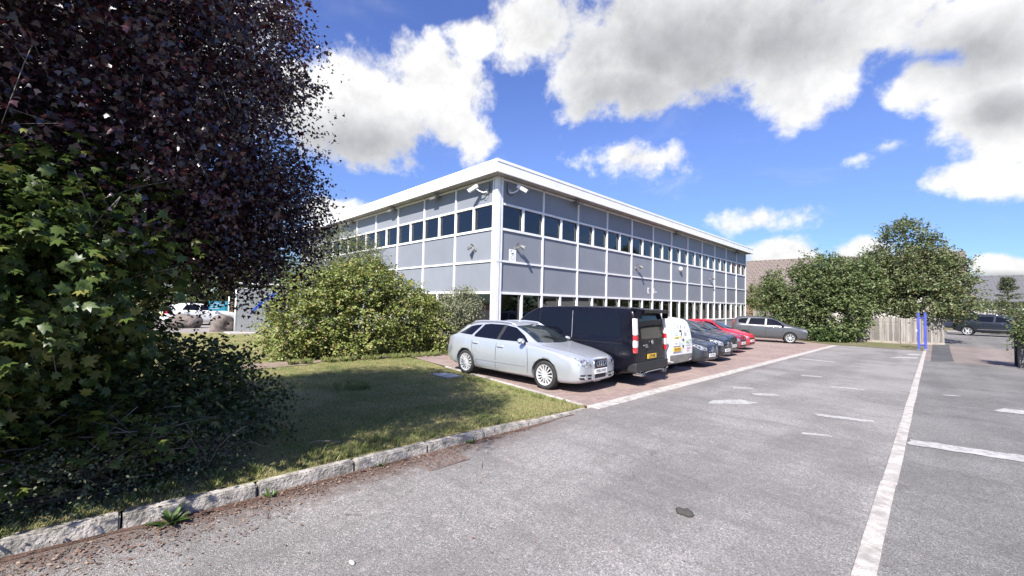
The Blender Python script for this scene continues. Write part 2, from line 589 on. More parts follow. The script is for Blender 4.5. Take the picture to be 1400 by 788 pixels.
M_road = asphalt_mat('road asphalt', (0.182, 0.171, 0.165), (0.362, 0.342, 0.330), gutter=True)
M_road2 = asphalt_mat('side asphalt', (0.140, 0.134, 0.129), (0.255, 0.245, 0.238), scale=130)
M_footway = asphalt_mat('dark asphalt', (0.085, 0.085, 0.088), (0.13, 0.13, 0.132), scale=120)
M_yard = asphalt_mat('pale yard', (0.26, 0.235, 0.21), (0.36, 0.33, 0.30), scale=50)
M_apron = asphalt_mat('pinkish apron', (0.20, 0.165, 0.147), (0.28, 0.24, 0.22), scale=60)
M_kerb = mat('kerb concrete', (0.42, 0.385, 0.345), 0.9, var=0.5, vscale=8, bump=0.9, bscale=38, col2=(0.15, 0.14, 0.122), detail=8)
M_kerbw = mat('flush kerb concrete', (0.46, 0.425, 0.395), 0.9, vscale=7, bump=0.6, bscale=70, col2=(0.27, 0.25, 0.23), detail=9)
M_paint = mat('worn road paint', (0.41, 0.397, 0.385), 0.8, vscale=15, col2=(0.235, 0.226, 0.22), bump=0.3, bscale=120, detail=9)
M_joint = mat('dark joint', (0.05, 0.048, 0.045), 0.95)


def soil_mat(name, a, b, c, sc=2.2):
    m = bpy.data.materials.new(name)
    m.use_nodes = True
    t = m.node_tree
    p = t.nodes['Principled BSDF']
    co = nn(t, 'ShaderNodeTexCoord').outputs['Object']
    n1 = nn(t, 'ShaderNodeTexNoise', in_Scale=sc, in_Detail=8.0, in_Roughness=0.7)
    n2 = nn(t, 'ShaderNodeTexNoise', in_Scale=sc * 14, in_Detail=6.0, in_Roughness=0.7)
    n3 = nn(t, 'ShaderNodeTexNoise', in_Scale=sc * 70, in_Detail=3.0)
    for n in (n1, n2, n3):
        t.links.new(co, n.inputs['Vector'])
    col = mixc(t, ramp(t, n1.outputs[0], 0.38, 0.62), a, b)
    col = mixc(t, ramp(t, n2.outputs[0], 0.5, 0.72), col, c)
    col = mixc(t, ramp(t, n3.outputs[0], 0.5, 0.75, 0, 0.6), col, tuple(x * 0.4 for x in a))
    t.links.new(col, p.inputs['Base Color'])
    p.inputs['Roughness'].default_value = 0.95
    p.inputs['Specular IOR Level'].default_value = 0.1
    b_ = nn(t, 'ShaderNodeBump', in_Strength=0.8, in_Distance=0.03)
    t.links.new(n2.outputs[0], b_.inputs['Height'])
    t.links.new(b_.outputs[0], p.inputs['Normal'])
    return m


M_lawn = soil_mat('lawn turf', (0.13, 0.15, 0.05), (0.28, 0.235, 0.115), (0.19, 0.185, 0.07), 1.3)
M_dirt = soil_mat('bare earth', (0.22, 0.165, 0.125), (0.30, 0.235, 0.19), (0.16, 0.13, 0.09), 2.0)
M_ground = soil_mat('rough ground', (0.16, 0.14, 0.09), (0.11, 0.12, 0.05), (0.2, 0.17, 0.12), 0.5)
M_litter_base = soil_mat('leaf mould', (0.10, 0.06, 0.045), (0.16, 0.10, 0.08), (0.22, 0.17, 0.14), 5.0)


def block_mat():
    m = bpy.data.materials.new('block paving')
    m.use_nodes = True
    t = m.node_tree
    p = t.nodes['Principled BSDF']
    co = nn(t, 'ShaderNodeTexCoord').outputs['Object']
    mp = nn(t, 'ShaderNodeMapping')
    mp.inputs['Rotation'].default_value = (0, 0, R(90))
    t.links.new(co, mp.inputs['Vector'])
    br = nn(t, 'ShaderNodeTexBrick', in_Scale=1.0)
    br.inputs['Brick Width'].default_value = 0.2
    br.inputs['Row Height'].default_value = 0.1
    br.inputs['Mortar Size'].default_value = 0.005
    br.inputs['Mortar Smooth'].default_value = 0.3
    br.inputs['Bias'].default_value = -0.1
    br.inputs['Color1'].default_value = (0.29, 0.205, 0.175, 1)
    br.inputs['Color2'].default_value = (0.195, 0.15, 0.14, 1)
    br.inputs['Mortar'].default_value = (0.13, 0.11, 0.095, 1)
    t.links.new(mp.outputs[0], br.inputs['Vector'])
    n1 = nn(t, 'ShaderNodeTexNoise', in_Scale=0.6, in_Detail=6.0, in_Roughness=0.65)
    n2 = nn(t, 'ShaderNodeTexNoise', in_Scale=14.0, in_Detail=7.0, in_Roughness=0.7)
    for n in (n1, n2):
        t.links.new(co, n.inputs['Vector'])
    col = mixc(t, ramp(t, n1.outputs[0], 0.42, 0.68, 0, 0.55), br.outputs[0], (0.32, 0.25, 0.215))
    col = mixc(t, ramp(t, n2.outputs[0], 0.52, 0.75, 0, 0.5), col, (0.17, 0.14, 0.125))
    t.links.new(col, p.inputs['Base Color'])
    p.inputs['Roughness'].default_value = 0.9
    b = nn(t, 'ShaderNodeBump', in_Strength=0.4, in_Distance=0.01)
    t.links.new(br.outputs['Fac'], b.inputs['Height'])
    b.invert = True
    t.links.new(b.outputs[0], p.inputs['Normal'])
    return m


M_block = block_mat()


def sheet(name, poly, m, dz, zf=None, kind='structure', step=2.0):
    """flat polygon draped on the falling ground"""
    bm = NB()
    f = bm.faces.new([bm.verts.new((x, y, 0)) for x, y in poly])
    bmesh.ops.recalc_face_normals(bm, faces=[f])
    if f.normal.z < 0:
        f.normal_flip()
    ys = [y for _, y in poly]
    for cut in (36.0, 50.0):
        if min(ys) < cut < max(ys):
            bmesh.ops.bisect_plane(bm, geom=list(bm.verts) + list(bm.edges) + list(bm.faces), plane_co=(0, cut, 0), plane_no=(0, 1, 0))
    for v in bm.verts:
        v.co.z = gz(v.co.y) + dz
    o = obj(name, bm, m)
    return tag(o, kind=kind)


def rect(x0, x1, y0, y1):
    return [(x0, y0), (x1, y0), (x1, y1), (x0, y1)]


sheet('ground', rect(-400, 400, -200, 700), M_ground, -0.05)
sheet('side_road', rect(-0.36, 30, -40, 26.4), M_road2, -0.004)
sheet('apron', rect(-0.36, 30, 26.4, 39.5), M_apron, -0.006)
sheet('yard', rect(-3.0, 60, 39.5, 56.0), M_road2, -0.012)
sheet('yard_pavement', rect(0.9, 60, 56.0, 62.0), M_yard, 0.02)
sheet('footway', [(-0.10, 25.7), (0.62, 26.9), (0.74, 40.5), (-0.05, 40.5)], M_footway, 0.002)
sheet('parking_area', [(-4.4, 6.42), (-9.9, 7.12), (-12.6, 7.45), (-12.6, 45.0), (-9.0, 45.0), (-4.4, 34.2)], M_block, 0.0)
sheet('verge', [(-4.6, 33.6), (-0.4, 34.2), (-0.4, 41), (-12.5, 46), (-12.5, 40), (-6.6, 35.6)], M_ground, 0.012)
sheet('car_park', rect(-120, -25.6, -60, 60), M_yard, 0.01)

# lawn: a low swelling sheet behind the kerb
def lawn_edge(x):
    return 6.36 + (-4.5 - x) * 0.128


def lawn_z(x, y):
    k = max(0.0, min(1.0, (x + 9.5) / 4.5))
    e = max(0.0, min(1.0, (lawn_edge(x) - y) / 1.3))
    kh = 0.105 if y < 3.5 else max(0.012, 0.105 - (y - 3.5) * 0.036)
    return gz(y) + (kh - 0.014) * k * min(1.0, e * 3) + 0.022 * (1 - k) * min(1.0, e * 4) + 0.006 * k + 0.010 * (1 - k) * math.sin(x * 1.9 + y) * math.cos(y * 1.3)


def kerb_x(y):
    """back edge of the kerb stones"""
    if y < 1.0:
        return -4.44 - 0.075 * (1.0 - y) ** 1.1
    return -4.44 if y < 4.3 else -4.44 - 0.015 * (y - 4.3) ** 2


bm = NB()
NX, NY = 60, 60
grid = {}
for i in range(NX + 1):
    for j in range(NY + 1):
        u, v = i / NX, j / NY
        x = -4.45 - (25.7 - 4.45) * u ** 1.6
        y0, y1 = -14.0, min(lawn_edge(x), 7.3)
        if x < -12.65:
            y1 = 11.3
        y = y0 + (y1 - y0) * v ** 0.7
        if i == 0:
            x = kerb_x(y)
        grid[i, j] = bm.verts.new((x, y, lawn_z(x, y)))
for i in range(NX):
    for j in range(NY):
        bm.faces.new((grid[i, j], grid[i, j + 1], grid[i + 1, j + 1], grid[i + 1, j]))
bmesh.ops.recalc_face_normals(bm, faces=bm.faces)
tag(obj('lawn', bm, M_lawn, smooth=True), kind='structure')
bm = NB()
prev = None
for i in range(41):
    y = 1.2 + i * 0.19
    xc = -12.75 + 0.3 * math.sin(y * 0.7)
    w = 0.42 + 0.16 * math.sin(y * 2.3) + 0.08 * math.sin(y * 5.1)
    ring = []
    for k in range(5):
        x = xc + w * (k / 2 - 1)
        ring.append(bm.verts.new((x, y, lawn_z(x, min(y, 7.2)) - (gz(min(y, 7.2)) - gz(y)) + 0.012)))
    if prev:
        for k in range(4):
            bm.faces.new((prev[k], prev[k + 1], ring[k + 1], ring[k]))
    prev = ring
tag(obj('path', bm, M_dirt, smooth=True), kind='structure')

sheet('road', [(kerb_x(y_) + 0.09, y_) for y_ in (-40, -12, -6, -4, -3, -2, -1, -.4, .2, .6, 1, 4.3, 5.4, 6.4)] + [(-4.36, 6.41), (-4.36, 34.2), (-0.36, 34.2), (-0.36, -40)], M_road, 0.0)

# gutter line where old leaves have rotted along the kerb
bm = NB()
rng = random.Random(5)
prev = None
for i in range(70):
    y = -6 + i * 0.17
    x0 = kerb_x(y) + 0.14
    w = 0.035 + 0.03 * math.sin(y * 1.7) ** 2 + rng.uniform(-0.012, 0.03)
    a = bm.verts.new((x0, y, gz(y) + 0.004))
    b = bm.verts.new((x0 + w, y, gz(y) + 0.004))
    if prev:
        bm.faces.new((prev[0], prev[1], b, a))
    prev = (a, b)
tag(obj('gutter_dirt', bm, M_litter_base), kind='structure')

# raised kerb stones beside the lawn
bm = NB()
rng = random.Random(3)
y = -6.2
while y < 6.05:
    L = 0.905 if y < 4.2 else 0.62
    a, b = y, min(y + L, 6.25)
    h0, h1 = [0.105 if q < 3.5 else max(0.012, 0.105 - (q - 3.5) * 0.036) for q in (a, b)]
    dx0, dx1 = [(kerb_x(q) + 4.44) + rng.uniform(-0.008, 0.008) for q in (a, b)]
    vs = box(bm, -4.435, -4.31, a + 0.007, b - 0.007, -0.15, 0.0)
    dz = rng.uniform(-0.006, 0.006)
    for v in vs:
        t_ = (v.co.y - a) / (b - a)
        top = v.co.z > -0.05
        v.co.x += dx0 + (dx1 - dx0) * t_
        if top and v.co.x > -4.38:
            v.co.x -= 0.022
        v.co.z += gz(v.co.y) + (h0 + (h1 - h0) * t_ + dz if top else 0)
    y += L
es = [e for e in bm.edges]
bmesh.ops.bevel(bm, geom=es, offset=0.014, segments=2, affect='EDGES')
tag(obj('kerb', bm, M_kerb), kind='structure')


def flush_strip(name, p0, p1, w, L, m, dz=0.006):
    """row of concrete blocks laid level with the surface"""
    bm = NB()
    p0, p1 = Vector((*p0, 0)), Vector((*p1, 0))
    d = (p1 - p0)
    n = max(1, int(d.length / L))
    d.normalize()
    s = Vector((d.y, -d.x, 0))
    rg = random.Random(7)
    st = (p1 - p0).length / n
    for i in range(n):
        a = p0 + d * (i * st + 0.006)
        b = p0 + d * ((i + 1) * st - 0.006)
        j = rg.uniform(-0.006, 0.006)
        zz = dz + rg.uniform(-0.001, 0.003)
        top = [a + s * (w / 2 + j), b + s * (w / 2 + j), b - s * (w / 2 - j), a - s * (w / 2 - j)]
        tv = [bm.verts.new((q.x, q.y, gz(q.y) + zz)) for q in top]
        bv = [bm.verts.new((q.x, q.y, gz(q.y) - 0.06)) for q in top]
        bm.faces.new(tv)
        for k in range(4):
            bm.faces.new((tv[k], bv[k], bv[(k + 1) % 4], tv[(k + 1) % 4]))
    bmesh.ops.recalc_face_normals(bm, faces=bm.faces)
    bmesh.ops.bevel(bm, geom=[e for e in bm.edges if e.calc_face_angle(0) > 0.5], offset=0.004, segments=1, affect='EDGES')
    o = obj(name, bm, m)
    return tag(o, kind='structure')


flush_strip('kerb_channel', (-4.385, 6.42), (-4.385, 33.2), 0.27, 0.62, M_kerbw, 0.012)
flush_strip('kerb_line', (-0.36, -20), (-0.36, 34.2), 0.128, 0.9, M_kerbw, 0.008)
flush_strip('edging', (-4.62, 6.42), (-9.95, 7.10), 0.09, 0.9, M_kerbw, 0.02)


# worn paint left on the tarmac
def paint(poly, seed):
    bm = NB()
    rg = random.Random(seed)
    pts = []
    for i in range(len(poly)):
        a, b = Vector(poly[i]), Vector(poly[(i + 1) % len(poly)])
        n = max(2, int((b - a).length / 0.12))
        for k in range(n):
            q = a + (b - a) * (k / n)
            pts.append((q.x + rg.uniform(-0.022, 0.022), q.y + rg.uniform(-0.022, 0.022)))
    f = bm.faces.new([bm.verts.new((x, y, gz(y) + 0.004)) for x, y in pts])
    if f.normal.z < 0:
        bmesh.ops.reverse_faces(bm, faces=[f])
    bmesh.ops.triangulate(bm, faces=bm.faces)
    tag(obj('road_marking', bm, M_paint), kind='structure')


def stripe(x0, y0, x1, y1, w, seed):
    a, b = Vector((x0, y0)), Vector((x1, y1))
    d = (b - a).normalized()
    s = Vector((-d.y, d.x)) * w / 2
    paint([a + s, b + s, b - s, a - s], seed)


paint([(-3.15, 8.62), (-2.62, 9.22), (-2.5, 9.55), (-2.85, 9.62), (-3.2, 9.0)], 1)
stripe(-2.86, 10.5, -2.48, 10.9, 0.22, 2)
stripe(-1.53, 9.36, -0.74, 9.62, 0.2, 3)
stripe(-1.88, 13.45, -1.22, 13.66, 0.22, 4)
stripe(-2.82, 15.1, -2.36, 15.35, 0.22, 5)
stripe(-3.98, 20.9, -2.74, 20.85, 0.36, 6)
paint([(-1.45, 25.9), (-0.52, 26.9), (-0.52, 27.9), (-1.25, 26.9)], 7)
paint([(-0.95, 28.9), (-0.5, 29.4), (-0.5, 30.6), (-0.9, 29.9)], 8)
stripe(-3.45, 11.0, -3.08, 11.3, 0.16, 9)
paint([(-0.27, 8.32), (0.9, 8.58), (6.0, 9.5), (6.0, 9.86), (0.9, 8.98), (-0.27, 8.68)], 10)
paint([(0.82, 12.9), (1.32, 13.0), (1.9, 13.3), (1.9, 13.6), (1.0, 13.5)], 11)
stripe(0.15, 14.5, 0.4, 14.7, 0.14, 12)
stripe(-1.42, 7.7, -1.1, 7.9, 0.1, 13)

# ================================================================== OFFICE BUILDING
M_white = mat('white powder coat', (0.80, 0.80, 0.80), 0.45, var=0.10, vscale=2.5)
M_fascia = mat('white fascia', (0.84, 0.84, 0.83), 0.5, vscale=1.6, col2=(0.74, 0.735, 0.72), detail=8)
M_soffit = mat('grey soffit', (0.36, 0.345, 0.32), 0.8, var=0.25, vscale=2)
M_gasket = mat('dark gasket', (0.025, 0.025, 0.027), 0.6)
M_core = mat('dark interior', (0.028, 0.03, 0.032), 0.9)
M_blind = mat('pale blind', (0.40, 0.44, 0.45), 0.8, var=0.15, vscale=8)
M_steel = mat('galvanised', (0.45, 0.45, 0.44), 0.45, metal=0.6, var=0.3, vscale=12)
M_black = mat('black plastic', (0.02, 0.02, 0.022), 0.5)
M_lampgrey = mat('lamp grey', (0.20, 0.19, 0.175), 0.5, var=0.3, vscale=9)
M_tar = mat('roof felt', (0.18, 0.18, 0.18), 0.9)


def panel_mat():
    m = bpy.data.materials.new('grey cladding panel')
    m.use_nodes = True
    t = m.node_tree
    p = t.nodes['Principled BSDF']
    co = nn(t, 'ShaderNodeTexCoord').outputs['Object']
    mp = nn(t, 'ShaderNodeMapping')
    mp.inputs['Scale'].default_value = (9, 9, 0.5)
    t.links.new(co, mp.inputs['Vector'])
    n1 = nn(t, 'ShaderNodeTexNoise', in_Scale=1.0, in_Detail=6.0, in_Roughness=0.6)
    t.links.new(mp.outputs[0], n1.inputs['Vector'])
    n2 = nn(t, 'ShaderNodeTexNoise', in_Scale=1.1, in_Detail=5.0)
    t.links.new(co, n2.inputs['Vector'])
    c = mixc(t, ramp(t, n1.outputs[0], 0.45, 0.7, 0, 0.16), (0.238, 0.254, 0.286), (0.28, 0.295, 0.325))
    c = mixc(t, ramp(t, n2.outputs[0], 0.4, 0.65, 0, 0.4), c, (0.212, 0.224, 0.247))
    oi = nn(t, 'ShaderNodeObjectInfo').outputs['Random']
    gl_ = nn(t, 'ShaderNodeVectorMath', operation='SCALE')
    t.links.new(c, gl_.inputs[0])
    t.links.new(ramp(t, oi, 0, 1, 0.84, 0.99, smooth=False), gl_.inputs['Scale'])
    t.links.new(gl_.outputs[0], p.inputs['Base Color'])
    p.inputs['Roughness'].default_value = 0.48
    p.inputs['Specular IOR Level'].default_value = 0.35
    return m


M_panel = panel_mat()


def glass_mat(name, tint, trans=0.35, rough=0.015):
    m = bpy.data.materials.new(name)
    m.use_nodes = True
    t = m.node_tree
    out = t.nodes['Material Output']
    t.nodes.remove(t.nodes['Principled BSDF'])
    tr = nn(t, 'ShaderNodeBsdfTransparent')
    tr.inputs[0].default_value = (*[c * trans for c in tint], 1)
    gl = nn(t, 'ShaderNodeBsdfGlossy', in_Roughness=rough)
    gl.inputs[0].default_value = (0.95, 0.97, 1.0, 1)
    fr = nn(t, 'ShaderNodeFresnel', in_IOR=1.85)
    co = nn(t, 'ShaderNodeTexCoord').outputs['Object']
    nz = nn(t, 'ShaderNodeTexNoise', in_Scale=0.9, in_Detail=1.0)
    t.links.new(co, nz.inputs['Vector'])
    b = nn(t, 'ShaderNodeBump', in_Strength=0.05, in_Distance=0.05)
    t.links.new(nz.outputs[0], b.inputs['Height'])
    t.links.new(b.outputs[0], gl.inputs['Normal'])
    ms = nn(t, 'ShaderNodeMixShader')
    t.links.new(fr.outputs[0], ms.inputs[0])
    t.links.new(tr.outputs[0], ms.inputs[1])
    t.links.new(gl.outputs[0], ms.inputs[2])
    t.links.new(ms.outputs[0], out.inputs['Surface'])
    return m


M_glass = glass_mat('office glass', (0.75, 0.9, 1.0), 0.45)

CX, CY = -12.6, 11.35
bld = thing('office_building', 'two storey grey panelled office building with white grid frame and flat overhanging roof', 'building', (CX, CY, 0))
# facade frames: u runs along the facade from the corner, d points outwards
def FR(u, d, z):
    return Vector((d, u, z))


def FL(u, d, z):
    return Vector((-u, -d, z))


def fbox(bm, F, u0, u1, d0, d1, z0, z1):
    a, b = F(u0, d0, z0), F(u1, d1, z1)
    box(bm, min(a.x, b.x), max(a.x, b.x), min(a.y, b.y), max(a.y, b.y), z0, z1)


ROWS = dict(base=-0.65, sill=0.87, low=2.23, mid=3.56, wb=4.91, wt=5.98, top=7.02)
MOD = 2.68
sides = [(FR, 0.28, 12, 11), (FL, 0.27, 9, 22)]
rngw = random.Random(11)
for F, u_first, nb, seed in sides:
    us = [u_first] + [2.86 + MOD * k for k in range(nb)]
    uend = us[-1]
    # verticals, then rails butted between them
    vb, hb = NB(), NB()
    W = 0.085
    for i, u in enumerate(us):
        if i:
            fbox(vb, F, u - W / 2, u + W / 2, -0.09, 0.045, ROWS['base'], ROWS['top'])
    for i in range(len(us) - 1):
        a = us[i] + (0.0 if i == 0 else W / 2)
        b = us[i + 1] - W / 2
        for key, hh in (('sill', .09), ('low', .11), ('mid', .085), ('wb', .10), ('wt', .085), ('top', .08)):
            fbox(hb, F, a, b, -0.09, 0.034, ROWS[key] - hh / 2, ROWS[key] + hh / 2)
        mid = (us[i] + us[i + 1]) / 2 if i else us[1] - MOD / 2 + 0.02
        for z0, z1 in ((ROWS['sill'] + .045, ROWS['low'] - .055), (ROWS['wb'] + .05, ROWS['wt'] - .0425)):
            fbox(vb, F, mid - .05, mid + .05, -0.09, 0.038, z0, z1)
    obj('frame_post', vb, M_white, bld)
    obj('frame_rail', hb, M_white, bld)
    for i in range(len(us) - 1):
        a = us[i] + (0.0 if i == 0 else W / 2)
        b = us[i + 1] - W / 2
        for z0, z1 in ((ROWS['base'], ROWS['sill'] - .045), (ROWS['low'] + .055, ROWS['mid'] - .0425), (ROWS['mid'] + .0425, ROWS['wb'] - .05), (ROWS['wt'] + .0425, ROWS['top'] - .04)):
            pb = NB()
            fbox(pb, F, a + .014, b - .014, -0.06, -0.012 + rngw.uniform(-.002, .002), z0 + .014, z1 - .014)
            obj('wall_panel', pb, M_panel, bld)
            gb_ = None
        mid = (us[i] + us[i + 1]) / 2 if i else us[1] - MOD / 2 + 0.02
        for z0, z1 in ((ROWS['sill'] + .045, ROWS['low'] - .055), (ROWS['wb'] + .05, ROWS['wt'] - .0425)):
            for p0, p1 in ((a, mid - .05), (mid + .05, b)):
                wb_ = NB()
                g = 0.022
                for q in ((p0, p0 + g, z0, z1), (p1 - g, p1, z0, z1), (p0 + g, p1 - g, z0, z0 + g), (p0 + g, p1 - g, z1 - g, z1)):
                    fbox(wb_, F, q[0], q[1], -0.085, -0.045, q[2], q[3])
                w_ = obj('window', wb_, M_gasket, bld)
                pb = NB()
                tilt = rngw.uniform(-0.006, 0.006)
                vs = [pb.verts.new(F(*q)) for q in ((p0 + g, -0.064 + tilt, z0 + g), (p1 - g, -0.064 - tilt, z0 + g), (p1 - g, -0.064 - tilt, z1 - g), (p0 + g, -0.064 + tilt, z1 - g))]
                pb.faces.new(vs)
                pb.normal_update()
                outw = F(0, 1, 0)
                if list(pb.faces)[0].normal.dot(outw) < 0:
                    bmesh.ops.reverse_faces(pb, faces=pb.faces)
                obj('pane', pb, M_glass, w_)
                r = rngw.random()
                if r < 0.07:
                    bb = NB()
                    k = rngw.choice((0.82, 1.0, 0.5))
                    fbox(bb, F, p0 + .05, p1 - .05, -0.17, -0.16, z1 - .03 - (z1 - z0 - .06) * k, z1 - .03)
                    obj('blind', bb, M_blind, w_)
                elif r < 0.36:
                    bb = NB()
                    q = p0 + .1 + rngw.random() * .5
                    fbox(bb, F, q, q + rngw.uniform(.05, .13), -0.17, -0.16, z0 + .06, z1 - .05)
                    obj('blind', bb, M_blind, w_)
    # back of panels: dark joint sheet
    jb = NB()
    for z0, z1 in ((ROWS['base'], ROWS['sill']), (ROWS['low'], ROWS['wb']), (ROWS['wt'], ROWS['top'])):
        fbox(jb, F, u_first, uend, -0.09, -0.065, z0, z1)
    obj('panel_backing', jb, M_gasket, bld)
RE, LE = 2.86 + MOD * 11, 2.86 + MOD * 8
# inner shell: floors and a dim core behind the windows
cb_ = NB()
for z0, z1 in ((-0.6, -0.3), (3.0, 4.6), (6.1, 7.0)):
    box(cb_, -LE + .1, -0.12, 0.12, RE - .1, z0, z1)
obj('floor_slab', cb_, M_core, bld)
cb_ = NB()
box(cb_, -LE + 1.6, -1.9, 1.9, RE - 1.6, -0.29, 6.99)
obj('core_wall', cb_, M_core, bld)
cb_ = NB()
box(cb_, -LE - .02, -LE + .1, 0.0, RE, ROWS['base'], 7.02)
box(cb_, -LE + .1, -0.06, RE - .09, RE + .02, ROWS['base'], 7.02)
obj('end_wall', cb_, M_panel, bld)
# corner post with its collar
pb = NB()
box(pb, -0.27, 0.05, -0.05, 0.28, ROWS['base'], 3.5, 0.012)
box(pb, -0.27, 0.05, -0.05, 0.28, 3.62, 7.08, 0.012)
obj('corner_post', pb, M_white, bld)
pb = NB()
box(pb, -0.255, 0.06, -0.06, 0.265, 3.502, 3.618, 0.006)
obj('post_collar', pb, M_white, bld)
pb = NB()
box(pb, -0.165, -0.15, -0.062, -0.049, ROWS['base'], 7.0)
box(pb, 0.049, 0.062, 0.12, 0.135, ROWS['base'], 7.0)
obj('downpipe_cover', pb, M_steel, bld)
# roof
OV = 0.53
sb = NB()
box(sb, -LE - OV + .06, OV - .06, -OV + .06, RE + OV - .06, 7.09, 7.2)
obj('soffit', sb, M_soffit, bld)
fb = NB()
def fascia_ring(bm, z0, z1, out, th):
    x0, x1, y0, y1 = -LE - out, out, -out, RE + out
    box(bm, x0, x1, y0, y0 + th, z0, z1)
    box(bm, x0, x1, y1 - th, y1, z0, z1)
    box(bm, x0, x0 + th, y0 + th, y1 - th, z0, z1)
    box(bm, x1 - th, x1, y0 + th, y1 - th, z0, z1)
fascia_ring(fb, 7.125, 7.50, OV, 0.055)
roof = obj('roof', fb, M_fascia, bld)
fb = NB()
fascia_ring(fb, 7.06, 7.12, OV + .012, 0.075)
obj('drip_edge', fb, M_fascia, roof)
fb = NB()
fascia_ring(fb, 7.47, 7.58, OV + .018, 0.20)
obj('coping', fb, M_fascia, roof)
fb = NB()
box(fb, -LE - OV + .06, OV - .06, -OV + .06, RE + OV - .06, 7.21, 7.40)
obj('deck', fb, M_tar, roof)
fb = NB()
for k in range(1, 9):
    u = k * 4.02 - 0.9
    box(fb, OV - .02, OV + .0015, u, u + .014, 7.125, 7.50)
for k in range(1, 6):
    u = k * 4.6
    box(fb, -u, -u + .014, -OV - .0015, -OV + .02, 7.125, 7.50)
obj('fascia_joint', fb, M_soffit, roof)


# ------------------------------------------------------------------ fittings on the facades
def floodlight(pos, out, label, aim=0.0):
    """twin-bracket lamp head on a short arm; out = outward wall normal"""
    ang = math.atan2(out.y, out.x)
    t = thing('floodlight', label, 'floodlight', pos, ang, 'floodlights on the walls')
    b = NB(); box(b, -0.012, 0.03, -0.06, 0.06, -0.06, 0.06, 0.006)
    obj('wall_plate', b, M_steel, t)
    b = NB(); tube(b, [(0.02, 0, 0), (0.12, 0, 0.02), (0.18, aim * .12, 0.05)], 0.016)
    obj('arm', b, M_steel, t)
    b = NB()
    m = Matrix.Translation((0.22, aim * .2, 0.07)) @ Matrix.Rotation(aim, 4, 'Z') @ Matrix.Rotation(R(28), 4, 'Y')
    vs = box(b, -0.09, 0.12, -0.14, 0.14, -0.07, 0.07, 0.0)
    for v in vs:
        if v.co.x < 0:
            v.co.y *= 0.55; v.co.z *= 0.55
    bmesh.ops.bevel(b, geom=list(b.edges), offset=0.012, segments=2, affect='EDGES')
    bmesh.ops.transform(b, matrix=m, verts=b.verts)
    h_ = obj('lamp_head', b, M_lampgrey, t)
    b = NB(); box(b, 0.121, 0.126, -0.12, 0.12, -0.055, 0.055); bmesh.ops.transform(b, matrix=m, verts=b.verts)
    obj('lens', b, M_blind, h_)
    b = NB()
    box(b, 0.02, 0.2, -0.11, -0.02, 0.06, 0.075); bmesh.ops.transform(b, matrix=Matrix.Translation((0.1, 0.02, 0.06)) @ Matrix.Rotation(R(-30), 4, 'Y'), verts=b.verts)
    obj('visor', b, M_lampgrey, t)
    return t


floodlight((-12.6 + .0, 12.66 - .2, 4.18), Vector((1, 0, 0)), 'grey floodlight above the white notice on the long wall beside the corner post', 0.9)
floodlight((-12.6, 22.75, 4.12), Vector((1, 0, 0)), 'grey floodlight on the long wall, left of the round white lamp', 0.9)
floodlight((-12.6, 34.6, 4.1), Vector((1, 0, 0)), 'grey floodlight on the long wall at its far end', 0.9)
floodlight((-13.95, 11.35, 4.12), Vector((0, -1, 0)), 'grey floodlight on the short sunlit wall left of the corner post', -0.7)


def cctv(pos, out, aim, label):
    ang = math.atan2(out.y, out.x)
    t = thing('security_camera', label, 'camera', pos, ang, 'security cameras at the roof corner')
    b = NB(); box(b, -0.02, 0.05, -0.10, 0.10, -0.11, 0.11, 0.01)
    obj('junction_box', b, M_steel, t)
    b = NB(); tube(b, [(0.04, 0, -0.02), (0.16, aim * .1, -0.06), (0.27, aim * .25, 0.02), (0.33, aim * .33, 0.10)], [0.034, 0.03, 0.027, 0.022], 8)
    obj('bracket', b, M_white, t)
    m = Matrix.Translation((0.40, aim * .48, 0.13)) @ Matrix.Rotation(aim * 1.05, 4, 'Z') @ Matrix.Rotation(R(28), 4, 'Y')
    b = NB(); box(b, -0.24, 0.24, -0.07, 0.07, -0.065, 0.065, 0.018); bmesh.ops.transform(b, matrix=m, verts=b.verts)
    h_ = obj('housing', b, M_white, t)
    b = NB(); box(b, -0.22, 0.27, -0.08, 0.08, 0.068, 0.08, 0.003); bmesh.ops.transform(b, matrix=m, verts=b.verts)
    obj('sunshield', b, M_white, h_)
    b = NB(); box(b, 0.241, 0.246, -0.055, 0.055, -0.05, 0.05); bmesh.ops.transform(b, matrix=m, verts=b.verts)
    obj('lens', b, M_black, h_)
    b = NB()
    tube(b, [(0.03, -aim * .16, 0.34), (0.04, -aim * .17, 0.05), (0.09, -aim * .1, -0.16), (0.15, aim * .02, -0.2), (0.2, aim * .12, -0.1)], 0.014)
    obj('cable', b, M_black, t)
    return t


cctv((-13.25, 11.35, 6.55), Vector((0, -1, 0)), -1.0, 'white security camera on the short wall, pointing away left under the roof')
cctv((-12.6, 11.98, 6.55), Vector((1, 0, 0)), 0.8, 'white security camera on the long wall, right of the corner post')


def soffit_lamp(pos, out, label, kind=0):
    t = thing('wall_lamp', label, 'lamp', pos, math.atan2(out.y, out.x), 'lamps under the roof edge')
    b = NB(); box(b, -0.04, 0.1, -0.05, 0.05, -0.05, 0.09, 0.008)
    obj('mount', b, M_lampgrey, t)
    b = NB(); box(b, -0.06, 0.24, -0.21, 0.21, -0.06, 0.04, 0.02)
    bmesh.ops.transform(b, matrix=Matrix.Translation((0.18, 0, -0.03)) @ Matrix.Rotation(R(24), 4, 'Y'), verts=b.verts)
    obj('lamp_head', b, (M_steel if kind else M_lampgrey), t)
    return t


